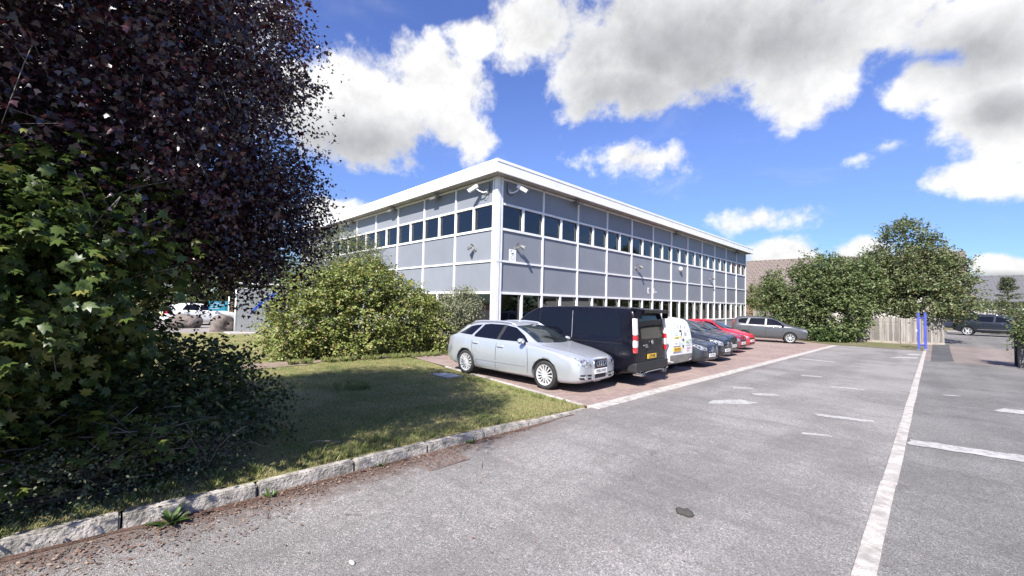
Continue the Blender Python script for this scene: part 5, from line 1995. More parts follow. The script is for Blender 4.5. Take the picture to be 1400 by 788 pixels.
def shoot_leaves(P, D, per, length, size, seed, droop=0.25, flat=0.6, spread=0.05, jitter=0.35, face=0.15):
    """leaves set alternately along each shoot"""
    r = np.random.RandomState(seed)
    n = len(P)
    t = (np.arange(per) + .5) / per
    T = np.tile(t, n) + r.uniform(-.05, .05, n * per)
    idx = np.repeat(np.arange(n), per)
    Ls = length * r.uniform(.6, 1.25, n)[idx]
    side = unit(np.cross(D, np.array([0, 0, 1.0]) + 0.01))
    sg = np.tile(np.where(np.arange(per) % 2 == 0, 1.0, -1.0), n)
    pos = P[idx] + D[idx] * (T * Ls)[:, None]
    pos[:, 2] -= droop * (T * Ls) ** 2 / length
    pos += r.normal(size=pos.shape) * spread
    xd = unit(D[idx] * .55 + side[idx] * sg[:, None] * .8 + r.normal(size=pos.shape) * jitter - np.array([0, 0, droop]))
    nm = unit(np.array([0, 0, 1.0]) * flat + r.normal(size=pos.shape) * (1 - flat) * 1.1 + D[idx] * face)
    sz = size * r.uniform(.6, 1.25, n * per)
    return pos, xd, nm, sz


def limbs(bm, base, targets, r0, seed, fork=0.35, seg=7, rmin=0.006, wob=0.12):
    """trunk forking into limbs that run out to the targets"""
    r = random.Random(seed)
    base = Vector(base)
    for tg in targets:
        tg = Vector(tg)
        pts, rad = [], []
        n = 7
        for k in range(n + 1):
            t = k / n
            p = base.lerp(tg, t)
            p.z = base.z + (tg.z - base.z) * (t ** 0.8)
            bow = math.sin(t * math.pi) * wob * (tg - base).length
            p += Vector((r.uniform(-1, 1), r.uniform(-1, 1), r.uniform(-.3, .6))) * bow * .35
            pts.append(p)
            rad.append(max(rmin, r0 * (1 - t) ** 1.15 + rmin))
        tube(bm, pts, rad, seg)


def tree(name, label, cat, loc, lobes, n_sh, per, length, size, kind, lm, bm_mat, seed, trunk_h, r0, group=None, gap=None, gapf=1.4, shell=.4, droop=.25, flat=.55, nl=14, zmin=None, shoots=True, out_bias=.55, crown='crown', trunk='trunk', jitter=.35, spread=.05, extra=None, face=.15):
    root = thing(name, label, cat, loc, 0, group)
    b = NB()
    if trunk_h > 0:
        rg = random.Random(seed)
        tube(b, [(0, 0, -.15), (0.02, 0.01, trunk_h * .5), (.04, -.02, trunk_h)], [r0 * 1.35, r0, r0 * .9], 10)
    P, D = sprays(lobes, n_sh, seed, gap=gap, gapf=gapf, shell=shell, zmin=zmin, droop=droop, out_bias=out_bias)
    r = np.random.RandomState(seed + 1)
    tg = P[r.choice(len(P), min(nl, len(P)), replace=False)]
    limbs(b, (.04, -.02, max(0.0, trunk_h - .05)), [tuple(t) for t in tg], r0 * .62, seed + 2)
    tw = None
    if shoots:
        tw = NB()
        k = min(len(P), 420)
        for i in r.choice(len(P), k, replace=False):
            e = P[i] + D[i] * length * .9
            e[2] -= droop * length * .5
            s = P[i] - D[i] * length * .5
            tube(tw, [s, P[i], e], [size * .07, size * .05, size * .025], 4)
    obj(trunk, b, bm_mat, root, smooth=True)
    if tw is not None:
        tag(obj('twigs', tw, bm_mat, root, smooth=True), kind='stuff')
    if extra is not None:
        P = np.concatenate([P, extra[0]])
        D = np.concatenate([D, unit(extra[1])])
    pos, xd, nm, sz = shoot_leaves(P, D, per, length, size, seed + 5, droop=droop, flat=flat, jitter=jitter, spread=spread, face=face)
    leaves_mesh(crown, pos, xd, nm, sz, kind, lm, root)
    return root


# ---- purple-leaved tree overhanging the lawn
PT = (-6.75, -0.55)
# hanging twigs at the right-hand outline
ex_p = np.array([(.55, 2.6, 2.75), (.6, 2.75, 2.7), (.3, 2.4, 2.2), (.2, 2.2, 2.05), (.4, 2.55, 3.2), (.35, 2.5, 4.6), (.4, 2.55, 4.2), (.3, 2.4, 5.2)])
ex_d = np.array([(.1, .9, -.1), (.2, .9, 0), (.1, .6, -.5), (.1, .4, -.8), (0, .8, -.2), (.1, .8, .1), (.1, .9, .2), (.1, .8, .3)])
purple = tree('purple_leaved_tree', 'large dark purple leaved tree overhanging the lawn, tallest thing on the left', 'tree', (PT[0], PT[1], gz(PT[1]) + .05),
    [(0, -.05, 4.4, 2.25, 2.5, 2.45, 8), (.2, -1.4, 4.7, 1.9, 1.9, 2.4, 4), (.25, 1.35, 3.4, 1.3, 1.25, 1.4, 3), (.1, 1.35, 4.6, 1.3, 1.1, 1.4, 3), (-.1, -.3, 5.5, 1.5, 1.3, .9, 2), (.2, 1.9, 2.8, .9, .8, .85, 1.6), (.1, 1.0, 2.6, 1.0, 1.0, .8, 1.6), (0, -.2, 2.6, 1.5, 1.6, .9, 2.2), (1.95, .35, 4.2, 1.2, 1.35, 1.45, 2.6), (1.6, -.9, 4.4, 1.3, 1.4, 1.5, 2), (1.7, .8, 3.0, .9, .9, .7, 1.2), (3.2, -.5, 5.1, 1.2, 1.3, .9, 1.5), (2.6, .1, 5.6, 1.0, 1.2, .7, 1.0)],
    8600, 26, .48, .050, 'acer', L_purple, M_barkg, 21, 3.3, .085, gap=-.36, gapf=2.2, shell=.35, droop=.35, flat=.35, nl=24, zmin=1.8, jitter=.5, extra=(ex_p, ex_d), spread=.06)

# grey limbs showing on the near side of the crown
for pts, ra in [([(1.0, .55, 1.9), (1.55, .66, 2.7), (1.8, .70, 3.3)], (.05, .042, .036)), ([(1.8, .70, 3.3), (1.9, .55, 3.75), (1.95, .25, 4.3), (1.7, -.1, 4.9)], (.033, .026, .02, .01)),
                ([(1.8, .70, 3.3), (1.95, .88, 3.7), (1.9, 1.05, 4.1), (1.6, 1.3, 4.7)], (.03, .024, .018, .008)), ([(1.93, .80, 3.55), (2.05, 1.2, 3.72), (1.9, 1.7, 3.78)], (.02, .015, .006)),
                ([(1.95, .3, 4.2), (2.15, .1, 4.45), (2.2, -.4, 4.7)], (.016, .012, .005)), ([(1.2, -.6, 2.6), (1.9, -.75, 3.4), (2.2, -1.1, 4.1), (2.1, -1.5, 4.8)], (.035, .028, .02, .008)), ([(2.2, -1.1, 4.1), (2.4, -.8, 4.5), (2.35, -.7, 4.95)], (.016, .012, .005))]:
    b = NB()
    fine = []
    fr = []
    rg = random.Random(int(pts[0][0] * 100 + len(pts)))
    for k in range(len(pts) - 1):
        for q in range(4):
            t_ = q / 4
            fine.append(Vector((-.12, 0, 0)) + Vector(pts[k]).lerp(Vector(pts[k + 1]), t_) + Vector((rg.uniform(-.015, .015), rg.uniform(-.02, .02), 0)) * (1 if q else 0))
            fr.append(ra[k] + (ra[k + 1] - ra[k]) * t_)
    fine.append(Vector(pts[-1]) + Vector((-.12, 0, 0)))
    fr.append(ra[-1])
    tube(b, fine, [q * .5 for q in fr], 8)
    obj('limb', b, M_bark, purple, smooth=True)

# ---- green maple growing up under it, on the kerb side
tree('maple_sapling', 'bushy green maple with large lobed leaves below the purple tree, at the left edge', 'shrub', (-5.75, -1.0, gz(-1)),
    [(0, -.1, 1.5, .85, 1.15, 1.45, 5), (.15, -.9, 1.9, .8, .95, 1.5, 4), (.35, -.2, .9, .75, 1.1, .75, 3), (0, .6, 1.4, .7, .7, 1.0, 2), (-.1, -.5, 2.7, .6, .8, .75, 1.4), (1.1, .55, 2.05, .5, .7, .75, 2.2), (1.1, -.05, 2.0, .5, .7, .85, 2.4), (.8, .3, 2.5, .5, .7, .5, 1.0)],
    2500, 16, .40, .082, 'maple', L_maple, M_barkg, 33, .8, .04, gap=-.45, gapf=2.4, shell=.45, droop=.3, flat=.6, nl=16, jitter=.45, spread=.07, face=.4)
tree('maple_sapling', 'low sunlit yellow green maple shoots above the kerb in front of the dark bramble', 'shrub', (-5.0, -.35, gz(-.35)),
    [(0, -.35, .55, .4, .75, .42, 3), (.0, .55, .5, .35, .5, .35, 1.4), (.05, -.9, .7, .4, .5, .5, 2)],
    190, 12, .32, .085, 'maple', leaf_mat('young maple leaf', (0.085, 0.13, 0.025), (0.17, 0.21, 0.05), (0.24, 0.22, 0.07), rough=.45, trans=.35), M_barkg, 35, .2, .02, gap=-.3, gapf=3, shell=.5, droop=.25, flat=.8, nl=8, jitter=.25)
# ---- dark bramble mound
tree('bramble_bush', 'dark green bramble mound spreading over the shaded lawn', 'bush', (-6.0, .75, gz(.75) + .08),
    [(0, -.3, .5, .85, .8, .72, 6), (.35, -.75, .4, .7, .7, .6, 3), (-.2, .15, .55, .75, .6, .6, 3), (.1, .5, .35, .5, .45, .4, 1), (-.5, -.7, .75, .8, .8, .75, 3)],
    1150, 14, .36, .062, 'oval', L_bramble, M_bark, 41, .15, .02, gap=-.7, gapf=2.5, shell=.45, droop=.4, flat=.5, nl=20, jitter=.5)
# ---- grey-leaved creeping shrub with arching twigs beside the kerb
root = tree('cotoneaster_bush', 'straggly small leaved grey green shrub with bare arching twigs beside the kerb', 'bush', (-4.95, .25, gz(.25) + .1),
    [(0, -.1, .2, .38, .7, .32, 4), (.05, -.8, .22, .34, .6, .34, 3), (-.1, .35, .2, .36, .45, .3, 2.4), (.05, -1.6, .25, .35, .7, .35, 3)],
    800, 18, .34, .028, 'oval', L_cot, M_bark, 47, .05, .012, gap=-.6, gapf=3, shell=.25, droop=.45, flat=.45, nl=26, jitter=.5)
# bare twigs sticking out of the tangle
b = NB()
rg = random.Random(9)
for k in range(75):
    y = rg.uniform(-2.4, .8)
    s = Vector((rg.uniform(-.3, .05), y, .05))
    e = s + Vector((rg.uniform(-.05, .3), rg.uniform(-.3, .3), rg.uniform(.1, .42)))
    mid = s.lerp(e, .55) + Vector((0, 0, rg.uniform(.06, .2)))
    tube(b, [s, s.lerp(mid, .5) + Vector((0, 0, .04)), mid, e], [.0045, .004, .0035, .002], 5)
tag(obj('dead_stems', b, L_twig, root), kind='stuff')
for (p, q, s) in [((-.1, .1, 2.25), (.9, 1.3, 2.42), 1), ((.5, .4, 2.9), (1.2, 1.2, 3.0), 2), ((.3, -.6, 3.6), (1.5, -.6, 3.9), 3), ((.5, -1.3, 4.2), (1.4, -1.5, 4.6), 4), ((1.0, -1.0, 2.7), (1.7, -.5, 3.1), 5), ((1.1, -1.9, 3.6), (1.8, -1.4, 4.2), 6), ((.9, .2, 1.95), (1.25, 1.0, 2.15), 7)]:
    r_ = random.Random(s)
    p, q = Vector(p), Vector(q)
    b = NB()
    pts = [p.lerp(q, t / 6) + Vector((0, 0, math.sin(t / 6 * 3.1) * .12)) + Vector((r_.uniform(-.03, .03), r_.uniform(-.03, .03), r_.uniform(-.03, .03))) for t in range(7)]
    tube(b, pts, [.013, .012, .011, .010, .009, .007, .004], 6)
    for t in (2, 4, 5, 6):
        d = Vector((r_.uniform(-.1, .1), r_.uniform(-.05, .15), r_.uniform(-.25, .25)))
        tube(b, [pts[t], pts[t] + d * .6, pts[t] + d + Vector((0, .05, -.03))], [.007, .006, .004], 5)
    obj('bare_branch', b, L_twig, purple)

# ---- big hedge bush in front of the short wall, with two different shrubs grown into it
tree('hedge_bush', 'large rounded yellow green bush in front of the short office wall', 'bush', (-13.6, 6.3, gz(6.3) + .03),
    [(0, 0, 1.55, 1.15, 1.9, 1.6, 6), (-.2, -1.6, 1.35, 1.05, 1.2, 1.4, 4), (.1, 1.6, 1.35, 1.05, 1.2, 1.3, 4), (-.1, -2.35, .9, .9, .8, .95, 2), (-.2, .2, 2.45, .9, 1.1, .85, 2.6), (.1, 2.5, .95, .8, .8, 1.05, 2), (.45, 2.75, .9, .8, .75, 1.0, 2.2), (.2, -.2, .5, 1.1, 2.4, .55, 3)],
    3900, 15, .34, .085, 'oval', L_bush, M_bark, 51, .3, .05, gap=-.72, gapf=2.4, shell=.62, droop=.3, flat=.55, nl=34, jitter=.4, spread=.045, out_bias=.7, face=.75)
tree('willow_shrub', 'taller feathery pale green shrub rising behind the big rounded bush', 'shrub', (-15.4, 6.3, gz(6.3) + .03),
    [(0, 0, 2.6, 1.1, 1.5, 1.4, 5), (.1, -.6, 3.3, .7, .8, 1.05, 2.4), (.1, .7, 3.1, .7, .7, 1.05, 2.4), (0, -1.3, 1.9, .8, .8, 1.0, 2)],
    1500, 17, .55, .085, 'narrow', L_willow, M_bark, 55, .5, .05, gap=-.55, gapf=2.0, shell=.4, droop=.15, flat=.4, nl=26, jitter=.5, out_bias=.8)
tree('grey_shrub', 'loose grey green shrub against the office corner behind the silver car', 'shrub', (-12.9, 9.55, gz(9.55) + .03),
    [(0, 0, 1.2, .65, .85, 1.05, 4), (.2, -.3, 1.3, .5, .6, .8, 2), (.05, .45, 1.65, .45, .55, .7, 2.4), (0, -.5, .9, .55, .5, .8, 2), (.1, .35, .5, .5, .65, .5, 2)],
    2600, 16, .34, .062, 'oval', L_greyl, M_bark, 57, .2, .03, gap=-.55, gapf=2.6, shell=.35, droop=.2, flat=.45, nl=22, jitter=.5, out_bias=.75, face=.6)

# ---- trees at the end of the road, by the fence
G_far = 'leafy trees along the end fence'
tree('hedgerow_tree', 'dense dark green bushy tree reaching the ground behind the grey crossover', 'tree', (-6.3, 38.6, gz(38.6)),
    [(0, 0, 3.0, 2.6, 2.6, 2.6, 6), (.9, -.6, 4.3, 1.7, 1.6, 1.9, 4), (-1.4, -.5, 3.0, 1.6, 1.5, 2.1, 3), (1.7, -.9, 2.2, 1.5, 1.5, 2.0, 4), (.3, -1.2, 1.0, 2.6, 1.3, 1.2, 3), (2.4, 0, 3.9, 1.6, 1.4, 2.0, 4), (-2.6, 0, 2.4, 1.5, 1.5, 2.2, 3), (-2.4, .2, 4.0, 1.1, 1.1, 1.3, 2), (-.2, 0, 5.2, 1.3, 1.2, 1.3, 2)],
    3200, 15, .62, .15, 'oval', L_haw, M_bark, 61, .8, .12, G_far, gap=-.45, gapf=1.6, shell=.55, droop=.2, flat=.5, nl=30, jitter=.45, spread=.08, out_bias=.75)
tree('hedgerow_tree', 'tallest broad tree overhanging the wooden fence behind the blue posts', 'tree', (-1.4, 41.6, gz(41.6)),
    [(0, 0, 4.9, 2.7, 2.6, 2.9, 6), (-.1, -.3, 6.8, 1.5, 1.5, 1.9, 3), (1.7, .2, 4.3, 1.7, 1.6, 2.2, 4), (-1.9, -.5, 4.1, 1.6, 1.6, 2.1, 4), (.5, -1.4, 3.0, 2.4, 1.4, 1.3, 4), (2.5, -.6, 3.0, 1.1, 1.2, 1.4, 2), (1.3, .3, 6.0, 1.3, 1.2, 1.4, 2), (-2.5, 0, 4.8, 1.2, 1.2, 1.6, 2)],
    3200, 15, .66, .15, 'oval', L_haw2, M_bark, 63, 2.0, .14, G_far, gap=-.38, gapf=1.6, shell=.5, droop=.2, flat=.5, nl=32, jitter=.45, spread=.08, out_bias=.75, zmin=1.75)
tree('hedgerow_tree', 'thin lighter green tree between the office end and the dense dark tree', 'tree', (-12.2, 48.6, gz(48.6)),
    [(0, 0, 2.6, 1.5, 1.5, 2.2, 4), (.6, 0, 3.9, .9, .9, 1.2, 2), (1.2, -.3, 2.4, 1.3, 1.2, 2.0, 3), (-1.2, .2, 2.4, 1.3, 1.2, 1.8, 2)],
    620, 14, .6, .15, 'oval', L_willow, M_bark, 65, .9, .09, G_far, gap=-.5, gapf=1.6, shell=.4, droop=.2, flat=.5, nl=18, jitter=.45, spread=.08, out_bias=.75)
tree('ivy_mound', 'low bright green ivy and weeds at the foot of the dense dark tree', 'bush', (-5.2, 37.0, gz(37)),
    [(0, 0, .4, 1.0, .8, .6, 4), (-.9, -.2, .4, .8, .7, .55, 2), (.85, .5, .9, .35, .4, .95, 2.2)],
    520, 14, .35, .10, 'oval', L_ivy, M_bark, 67, .1, .03, gap=-.7, shell=.4, droop=.3, flat=.5, nl=12, jitter=.5, out_bias=.6)
tree('ivy_hedge', 'dark ivy hanging over the stone pillar at the right edge', 'hedge', (3.3, 26.6, gz(26.6)),
    [(0, .1, 1.75, .95, 1.1, .95, 5), (-.45, -.3, 1.5, .5, .6, .6, 3), (.6, -1.6, 1.6, .9, 1.4, 1.1, 4), (-.55, -.4, .8, .3, .35, .5, .5)],
    900, 14, .42, .085, 'oval', L_haw, M_bark, 71, .4, .06, gap=-.6, gapf=2, shell=.45, droop=.5, flat=.5, nl=22, jitter=.5, out_bias=.65)
tree('shrub', 'rounded green shrub beyond the yard under the grey roof', 'shrub', (4.2, 57.5, .0),
    [(0, 0, 1.6, 1.6, 1.3, 1.5, 3), (2.2, .3, 1.5, 1.7, 1.3, 1.5, 3), (4.4, 0, 1.8, 1.7, 1.3, 1.7, 3)],
    700, 13, .55, .16, 'oval', L_haw2, M_bark, 73, .3, .06, gap=-.6, shell=.5, droop=.2, flat=.5, nl=16, jitter=.5)


def conifer(loc, h, r, seed):
    root = thing('conifer_tree', 'slim pale green conifer in front of the far grey roof', 'tree', loc)
    b = NB()
    tube(b, [(0, 0, -.1), (0, 0, h * .5), (0, 0, h)], [.11, .07, .015], 8)
    rg = np.random.RandomState(seed)
    P, D = [], []
    for k in range(150):
        t = rg.uniform(.08, .98)
        a = rg.uniform(0, 6.28)
        L_ = r * (1 - t) * rg.uniform(.7, 1.15) + .1
        d = np.array([math.cos(a), math.sin(a), .28])
        tube(b, [(0, 0, h * t), (d[0] * L_ * .5, d[1] * L_ * .5, h * t + .10 * L_), (d[0] * L_, d[1] * L_, h * t + .28 * L_)], [.02, .014, .006], 4)
        for q in np.linspace(.3, 1, 5):
            P.append((d[0] * L_ * q, d[1] * L_ * q, h * t + .25 * L_ * q))
            D.append(d)
    obj('trunk', b, M_bark, root)
    P, D = np.array(P), unit(np.array(D))
    pos, xd, nm, sz = shoot_leaves(P, D, 9, .3, .17, seed, droop=.2, flat=.5, jitter=.5)
    leaves_mesh('crown', pos, xd, nm, sz, 'narrow', L_con, root)


conifer((4.95, 60.5, 0.0), 5.3, 1.5, 5)

# ---- grass of the lawn
def in_lawn(x, y):
    return (y < np.minimum(6.36 + (-4.5 - x) * 0.128, 7.3) - .06)


r = np.random.RandomState(81)
n = 150000
x = -4.5 - 9.3 * r.uniform(0, 1, n) ** 1.5
y = r.uniform(-1.5, 7.2, n)
p3 = np.stack([x, y, np.zeros(n)], 1)
dens_ = vnoise(p3, 4, 1.3) + .35 * vnoise(p3, 6, 5.0)
ok = in_lawn(x, y) & (dens_ > r.uniform(-.9, .55, n)) & (np.abs(x + 12.75) > .5)
x, y = x[ok], y[ok]
n = len(x)
z = np.array([lawn_z(a, b_) for a, b_ in zip(x, y)])
edge = (x > -4.75)
hgt = r.uniform(.014, .038, n) * np.where(edge, r.uniform(.6, 1.7, n), 1.0)
hgt *= np.where(r.uniform(0, 1, n) > .985, 2.0, 1.0)
a = r.uniform(0, 6.28, n)
lean = r.uniform(.2, 1.1, n)
base = np.stack([x, y, z], 1)
d = np.stack([np.cos(a), np.sin(a), np.zeros(n)], 1)
s = np.stack([-np.sin(a), np.cos(a), np.zeros(n)], 1)
wd = r.uniform(.0025, .0055, n)[:, None]
tip = base + d * (lean * hgt)[:, None] + np.array([0, 0, 1.0]) * hgt[:, None]
V = np.stack([base - s * wd, base + s * wd, tip], 1).reshape(-1, 3)
F = np.arange(3 * n).reshape(-1, 3)
tag(mesh_np('grass', V, F, L_grass), kind='stuff')
# straw-dry blades, thickest beside the kerb
L_straw = leaf_mat('straw blade', (0.26, 0.22, 0.10), (0.38, 0.31, 0.16), (0.20, 0.19, 0.07), rough=0.7, trans=0.2)
n = 70000
x = -4.47 - np.abs(r.normal(0, .42, n)) - np.where(r.uniform(0, 1, n) > .5, r.uniform(0, 7, n), 0)
y = r.uniform(-1.2, 6.4, n)
p3 = np.stack([x, y, np.zeros(n)], 1)
ok = in_lawn(x, y) & (vnoise(p3, 14, 2.2) > r.uniform(-.8, .5, n))
x, y = x[ok], y[ok]
n = len(x)
base = np.stack([x, y, np.array([lawn_z(a_, b_) for a_, b_ in zip(x, y)])], 1)
a = r.uniform(0, 6.28, n)
hgt = r.uniform(.012, .04, n)
d = np.stack([np.cos(a), np.sin(a), np.zeros(n)], 1)
s = np.stack([-np.sin(a), np.cos(a), np.zeros(n)], 1)
wd = r.uniform(.002, .0045, n)[:, None]
V = np.stack([base - s * wd, base + s * wd, base + d * (r.uniform(.6, 2.2, n) * hgt)[:, None] + np.array([0, 0, 1.0]) * hgt[:, None]], 1).reshape(-1, 3)
tag(mesh_np('dry_grass', V, np.arange(3 * n).reshape(-1, 3), L_straw), kind='stuff')

# longer tufts along the kerb and the foot of the bushes
tufts = []
for k in range(230):
    t = r.uniform()
    if t < .45:
        tufts.append((-4.5 - abs(r.normal()) * .2, r.uniform(-2.2, 2.6), .05 * r.uniform(.5, 1.5)))
    elif t < .8:
        tufts.append((-12.2 - r.uniform(0, .3), r.uniform(3.6, 10.2), .12))
    elif t < .93:
        tufts.append((r.uniform(-9.8, -4.7), 6.3 + r.uniform(-.15, .05), .06))
    else:
        tufts.append((-8.3 + r.normal() * .2, 3.6 + r.normal() * .2, .09))
Vs, Fs = [], []
for (tx, ty, th_) in tufts:
    for q in range(44):
        a = r.uniform(0, 6.28)
        hh = th_ * r.uniform(.5, 1.5)
        bx, by = tx + r.normal() * .03, ty + r.normal() * .03
        bz = lawn_z(bx, min(by, 7.2)) if by < 7.2 else gz(by)
        sx, sy = -math.sin(a) * .0021, math.cos(a) * .0021
        dx, dy = math.cos(a) * hh * .6, math.sin(a) * hh * .6
        i0 = len(Vs)
        Vs += [(bx - sx, by - sy, bz), (bx + sx, by + sy, bz), (bx + dx * .5 + sx, by + dy * .5 + sy, bz + hh * .7), (bx + dx, by + dy, bz + hh)]
        Fs.append((i0, i0 + 1, i0 + 2, i0 + 3))
tag(mesh_np('grass_tufts', np.array(Vs), np.array(Fs), L_grass), kind='stuff')

# dry leaves lying along the gutter
n = 5200
y = r.uniform(-3.2, 4.6, n)
off = np.abs(r.normal(0, .19, n)) * np.where(y < 1.2, 1.6, np.where(y < 3.4, .8, .45))
x = -4.29 + off
keep = (r.uniform(0, 1, n) < np.where(y < 1.5, 1, .6))
far_ = r.uniform(0, 1, n) > .965
x = np.where(far_, -4.2 + r.uniform(0, 2.4, n), x)
pos = np.stack([x, y, np.array([gz(q) for q in y]) + .007 + r.uniform(0, .012, n)], 1)[keep]
n = len(pos)
a = r.uniform(0, 6.28, n)
xd = np.stack([np.cos(a), np.sin(a), r.normal(0, .2, n)], 1)
nm = unit(np.stack([r.normal(0, .3, n), r.normal(0, .3, n), np.ones(n)], 1))
tag(leaves_mesh('leaf_litter', pos, xd, nm, r.uniform(.008, .03, n), 'oval', L_dry, None), kind='stuff')
# twigs in the gutter and fine cracks' worth of stems on the road
b = NB()
rg = random.Random(4)
for k in range(70):
    yy = rg.uniform(-2.6, 3.4)
    xx = -4.28 + abs(rg.gauss(0, .33))
    a = rg.uniform(0, 3.14)
    L_ = rg.uniform(.05, .22)
    p = Vector((xx, yy, gz(yy) + .012))
    d = Vector((math.cos(a), math.sin(a), 0)) * L_
    tube(b, [p, p + d * .5 + Vector((rg.uniform(-.02, .02), rg.uniform(-.02, .02), .006)), p + d], [.003, .0025, .0015], 4)
tag(obj('twig_litter', b, M_bark), kind='stuff')


def rosette(label, pos, n, L_, seed):
    root = thing('weed', label, 'weed', pos, 0, 'weeds in the gutter')
    rg = np.random.RandomState(seed)
    a = rg.uniform(0, 6.28, n)
    el = rg.uniform(.25, 1.1, n)
    xd = np.stack([np.cos(a) * np.cos(el), np.sin(a) * np.cos(el), np.sin(el)], 1)
    nm = np.stack([-np.cos(a) * np.sin(el), -np.sin(a) * np.sin(el), np.cos(el)], 1)
    leaves_mesh('leaves', rg.normal(0, .008, (n, 3)) * [1, 1, 0], xd, nm, L_ * rg.uniform(.6, 1.2, n), 'narrow', L_ivy, root)
    b = NB()
    tube(b, [(0, 0, -.01), (.005, .004, .03)], [.006, .003], 5)
    obj('stem', b, M_bark, root)


rosette('green rosette weed growing at the foot of the kerb near its left end', (-4.24, .42, gz(.42)), 26, .15, 1)
rosette('smaller green weed at the foot of the kerb beside a joint', (-4.24, 1.12, gz(1.1)), 16, .09, 2)
rosette('tiny weed at the foot of the kerb just past the drain', (-4.25, 3.45, gz(3.45)), 20, .075, 3)
rosette('tiny weed at the foot of the kerb before the drain', (-4.26, 2.2, gz(2.2)), 16, .07, 4)

# ================================================================== SMALL THINGS, FENCE, FAR BUILDINGS
def scuffed_blue():
    m = mat('blue paint', (0.065, 0.085, 0.40), 0.5, vscale=4, col2=(0.05, 0.065, 0.30), detail=8, bump=0.1, bscale=20)
    return m


M_wood = mat('weathered boards', (0.33, 0.29, 0.25), 0.9, vscale=3, col2=(0.20, 0.175, 0.15), bump=0.5, bscale=30, detail=9)
def board_mat():
    m = bpy.data.materials.new('weathered fence boards')
    m.use_nodes = True
    t = m.node_tree
    p = t.nodes['Principled BSDF']
    co = nn(t, 'ShaderNodeTexCoord').outputs['Object']
    mp = nn(t, 'ShaderNodeMapping')
    mp.inputs['Scale'].default_value = (14, 14, 1.2)
    t.links.new(co, mp.inputs['Vector'])
    n1 = nn(t, 'ShaderNodeTexNoise', in_Scale=1.0, in_Detail=7.0, in_Roughness=0.65)
    t.links.new(mp.outputs[0], n1.inputs['Vector'])
    rnd = nn(t, 'ShaderNodeNewGeometry').outputs['Random Per Island']
    c = mixc(t, rnd, (0.15, 0.135, 0.12), (0.34, 0.315, 0.285))
    c = mixc(t, ramp(t, n1.outputs[0], 0.42, 0.7, 0, 0.7), c, (0.10, 0.088, 0.075))
    t.links.new(c, p.inputs['Base Color'])
    p.inputs['Roughness'].default_value = 0.9
    return m


M_board = board_mat()
M_woodl = mat('pale new board', (0.48, 0.42, 0.36), 0.9, var=0.3, vscale=5)
M_bluep = scuffed_blue()
M_stone = mat('dark stone', (0.10, 0.10, 0.10), 0.9, vscale=7, col2=(0.22, 0.21, 0.20), bump=0.9, bscale=12)
M_rock = mat('reddish rock', (0.19, 0.155, 0.135), 0.95, vscale=4, col2=(0.10, 0.085, 0.078), bump=0.9, bscale=8)
M_drain = mat('rusty cast iron', (0.13, 0.095, 0.085), 0.75, metal=0.3, vscale=22, col2=(0.22, 0.17, 0.15), bump=0.6, bscale=70)
M_signgrey = mat('pale grey sign panel', (0.30, 0.315, 0.325), 0.5, var=0.12, vscale=4)
M_signblue = mat('sign blue', (0.02, 0.10, 0.55), 0.45)
M_teal = mat('teal sign', (0.03, 0.27, 0.37), 0.5)
M_slab = mat('grey inspection cover', (0.36, 0.37, 0.39), 0.7, vscale=10, col2=(0.25, 0.26, 0.27))


def tile_mat(name, c1, c2, mor):
    m = bpy.data.materials.new(name)
    m.use_nodes = True
    t = m.node_tree
    p = t.nodes['Principled BSDF']
    uv = nn(t, 'ShaderNodeTexCoord').outputs['Object']
    br = nn(t, 'ShaderNodeTexBrick', in_Scale=1.0)
    br.inputs['Brick Width'].default_value = 0.6
    br.inputs['Row Height'].default_value = 0.42
    br.inputs['Mortar Size'].default_value = 0.045
    br.inputs['Color1'].default_value = (*c1, 1)
    br.inputs['Color2'].default_value = (*c2, 1)
    br.inputs['Mortar'].default_value = (*mor, 1)
    t.links.new(uv, br.inputs['Vector'])
    t.links.new(br.outputs[0], p.inputs['Base Color'])
    p.inputs['Roughness'].default_value = .9
    return m


M_tile = tile_mat('brown roof tile', (0.185, 0.148, 0.128), (0.155, 0.124, 0.108), (0.08, 0.064, 0.056))
M_slate = tile_mat('grey slate', (0.13, 0.125, 0.13), (0.11, 0.108, 0.112), (0.075, 0.074, 0.078))
M_brick = mat('brown brick', (0.25, 0.16, 0.12), 0.9, var=0.35, vscale=6)
M_render = mat('pale render', (0.50, 0.47, 0.43), 0.9, var=0.15, vscale=2)

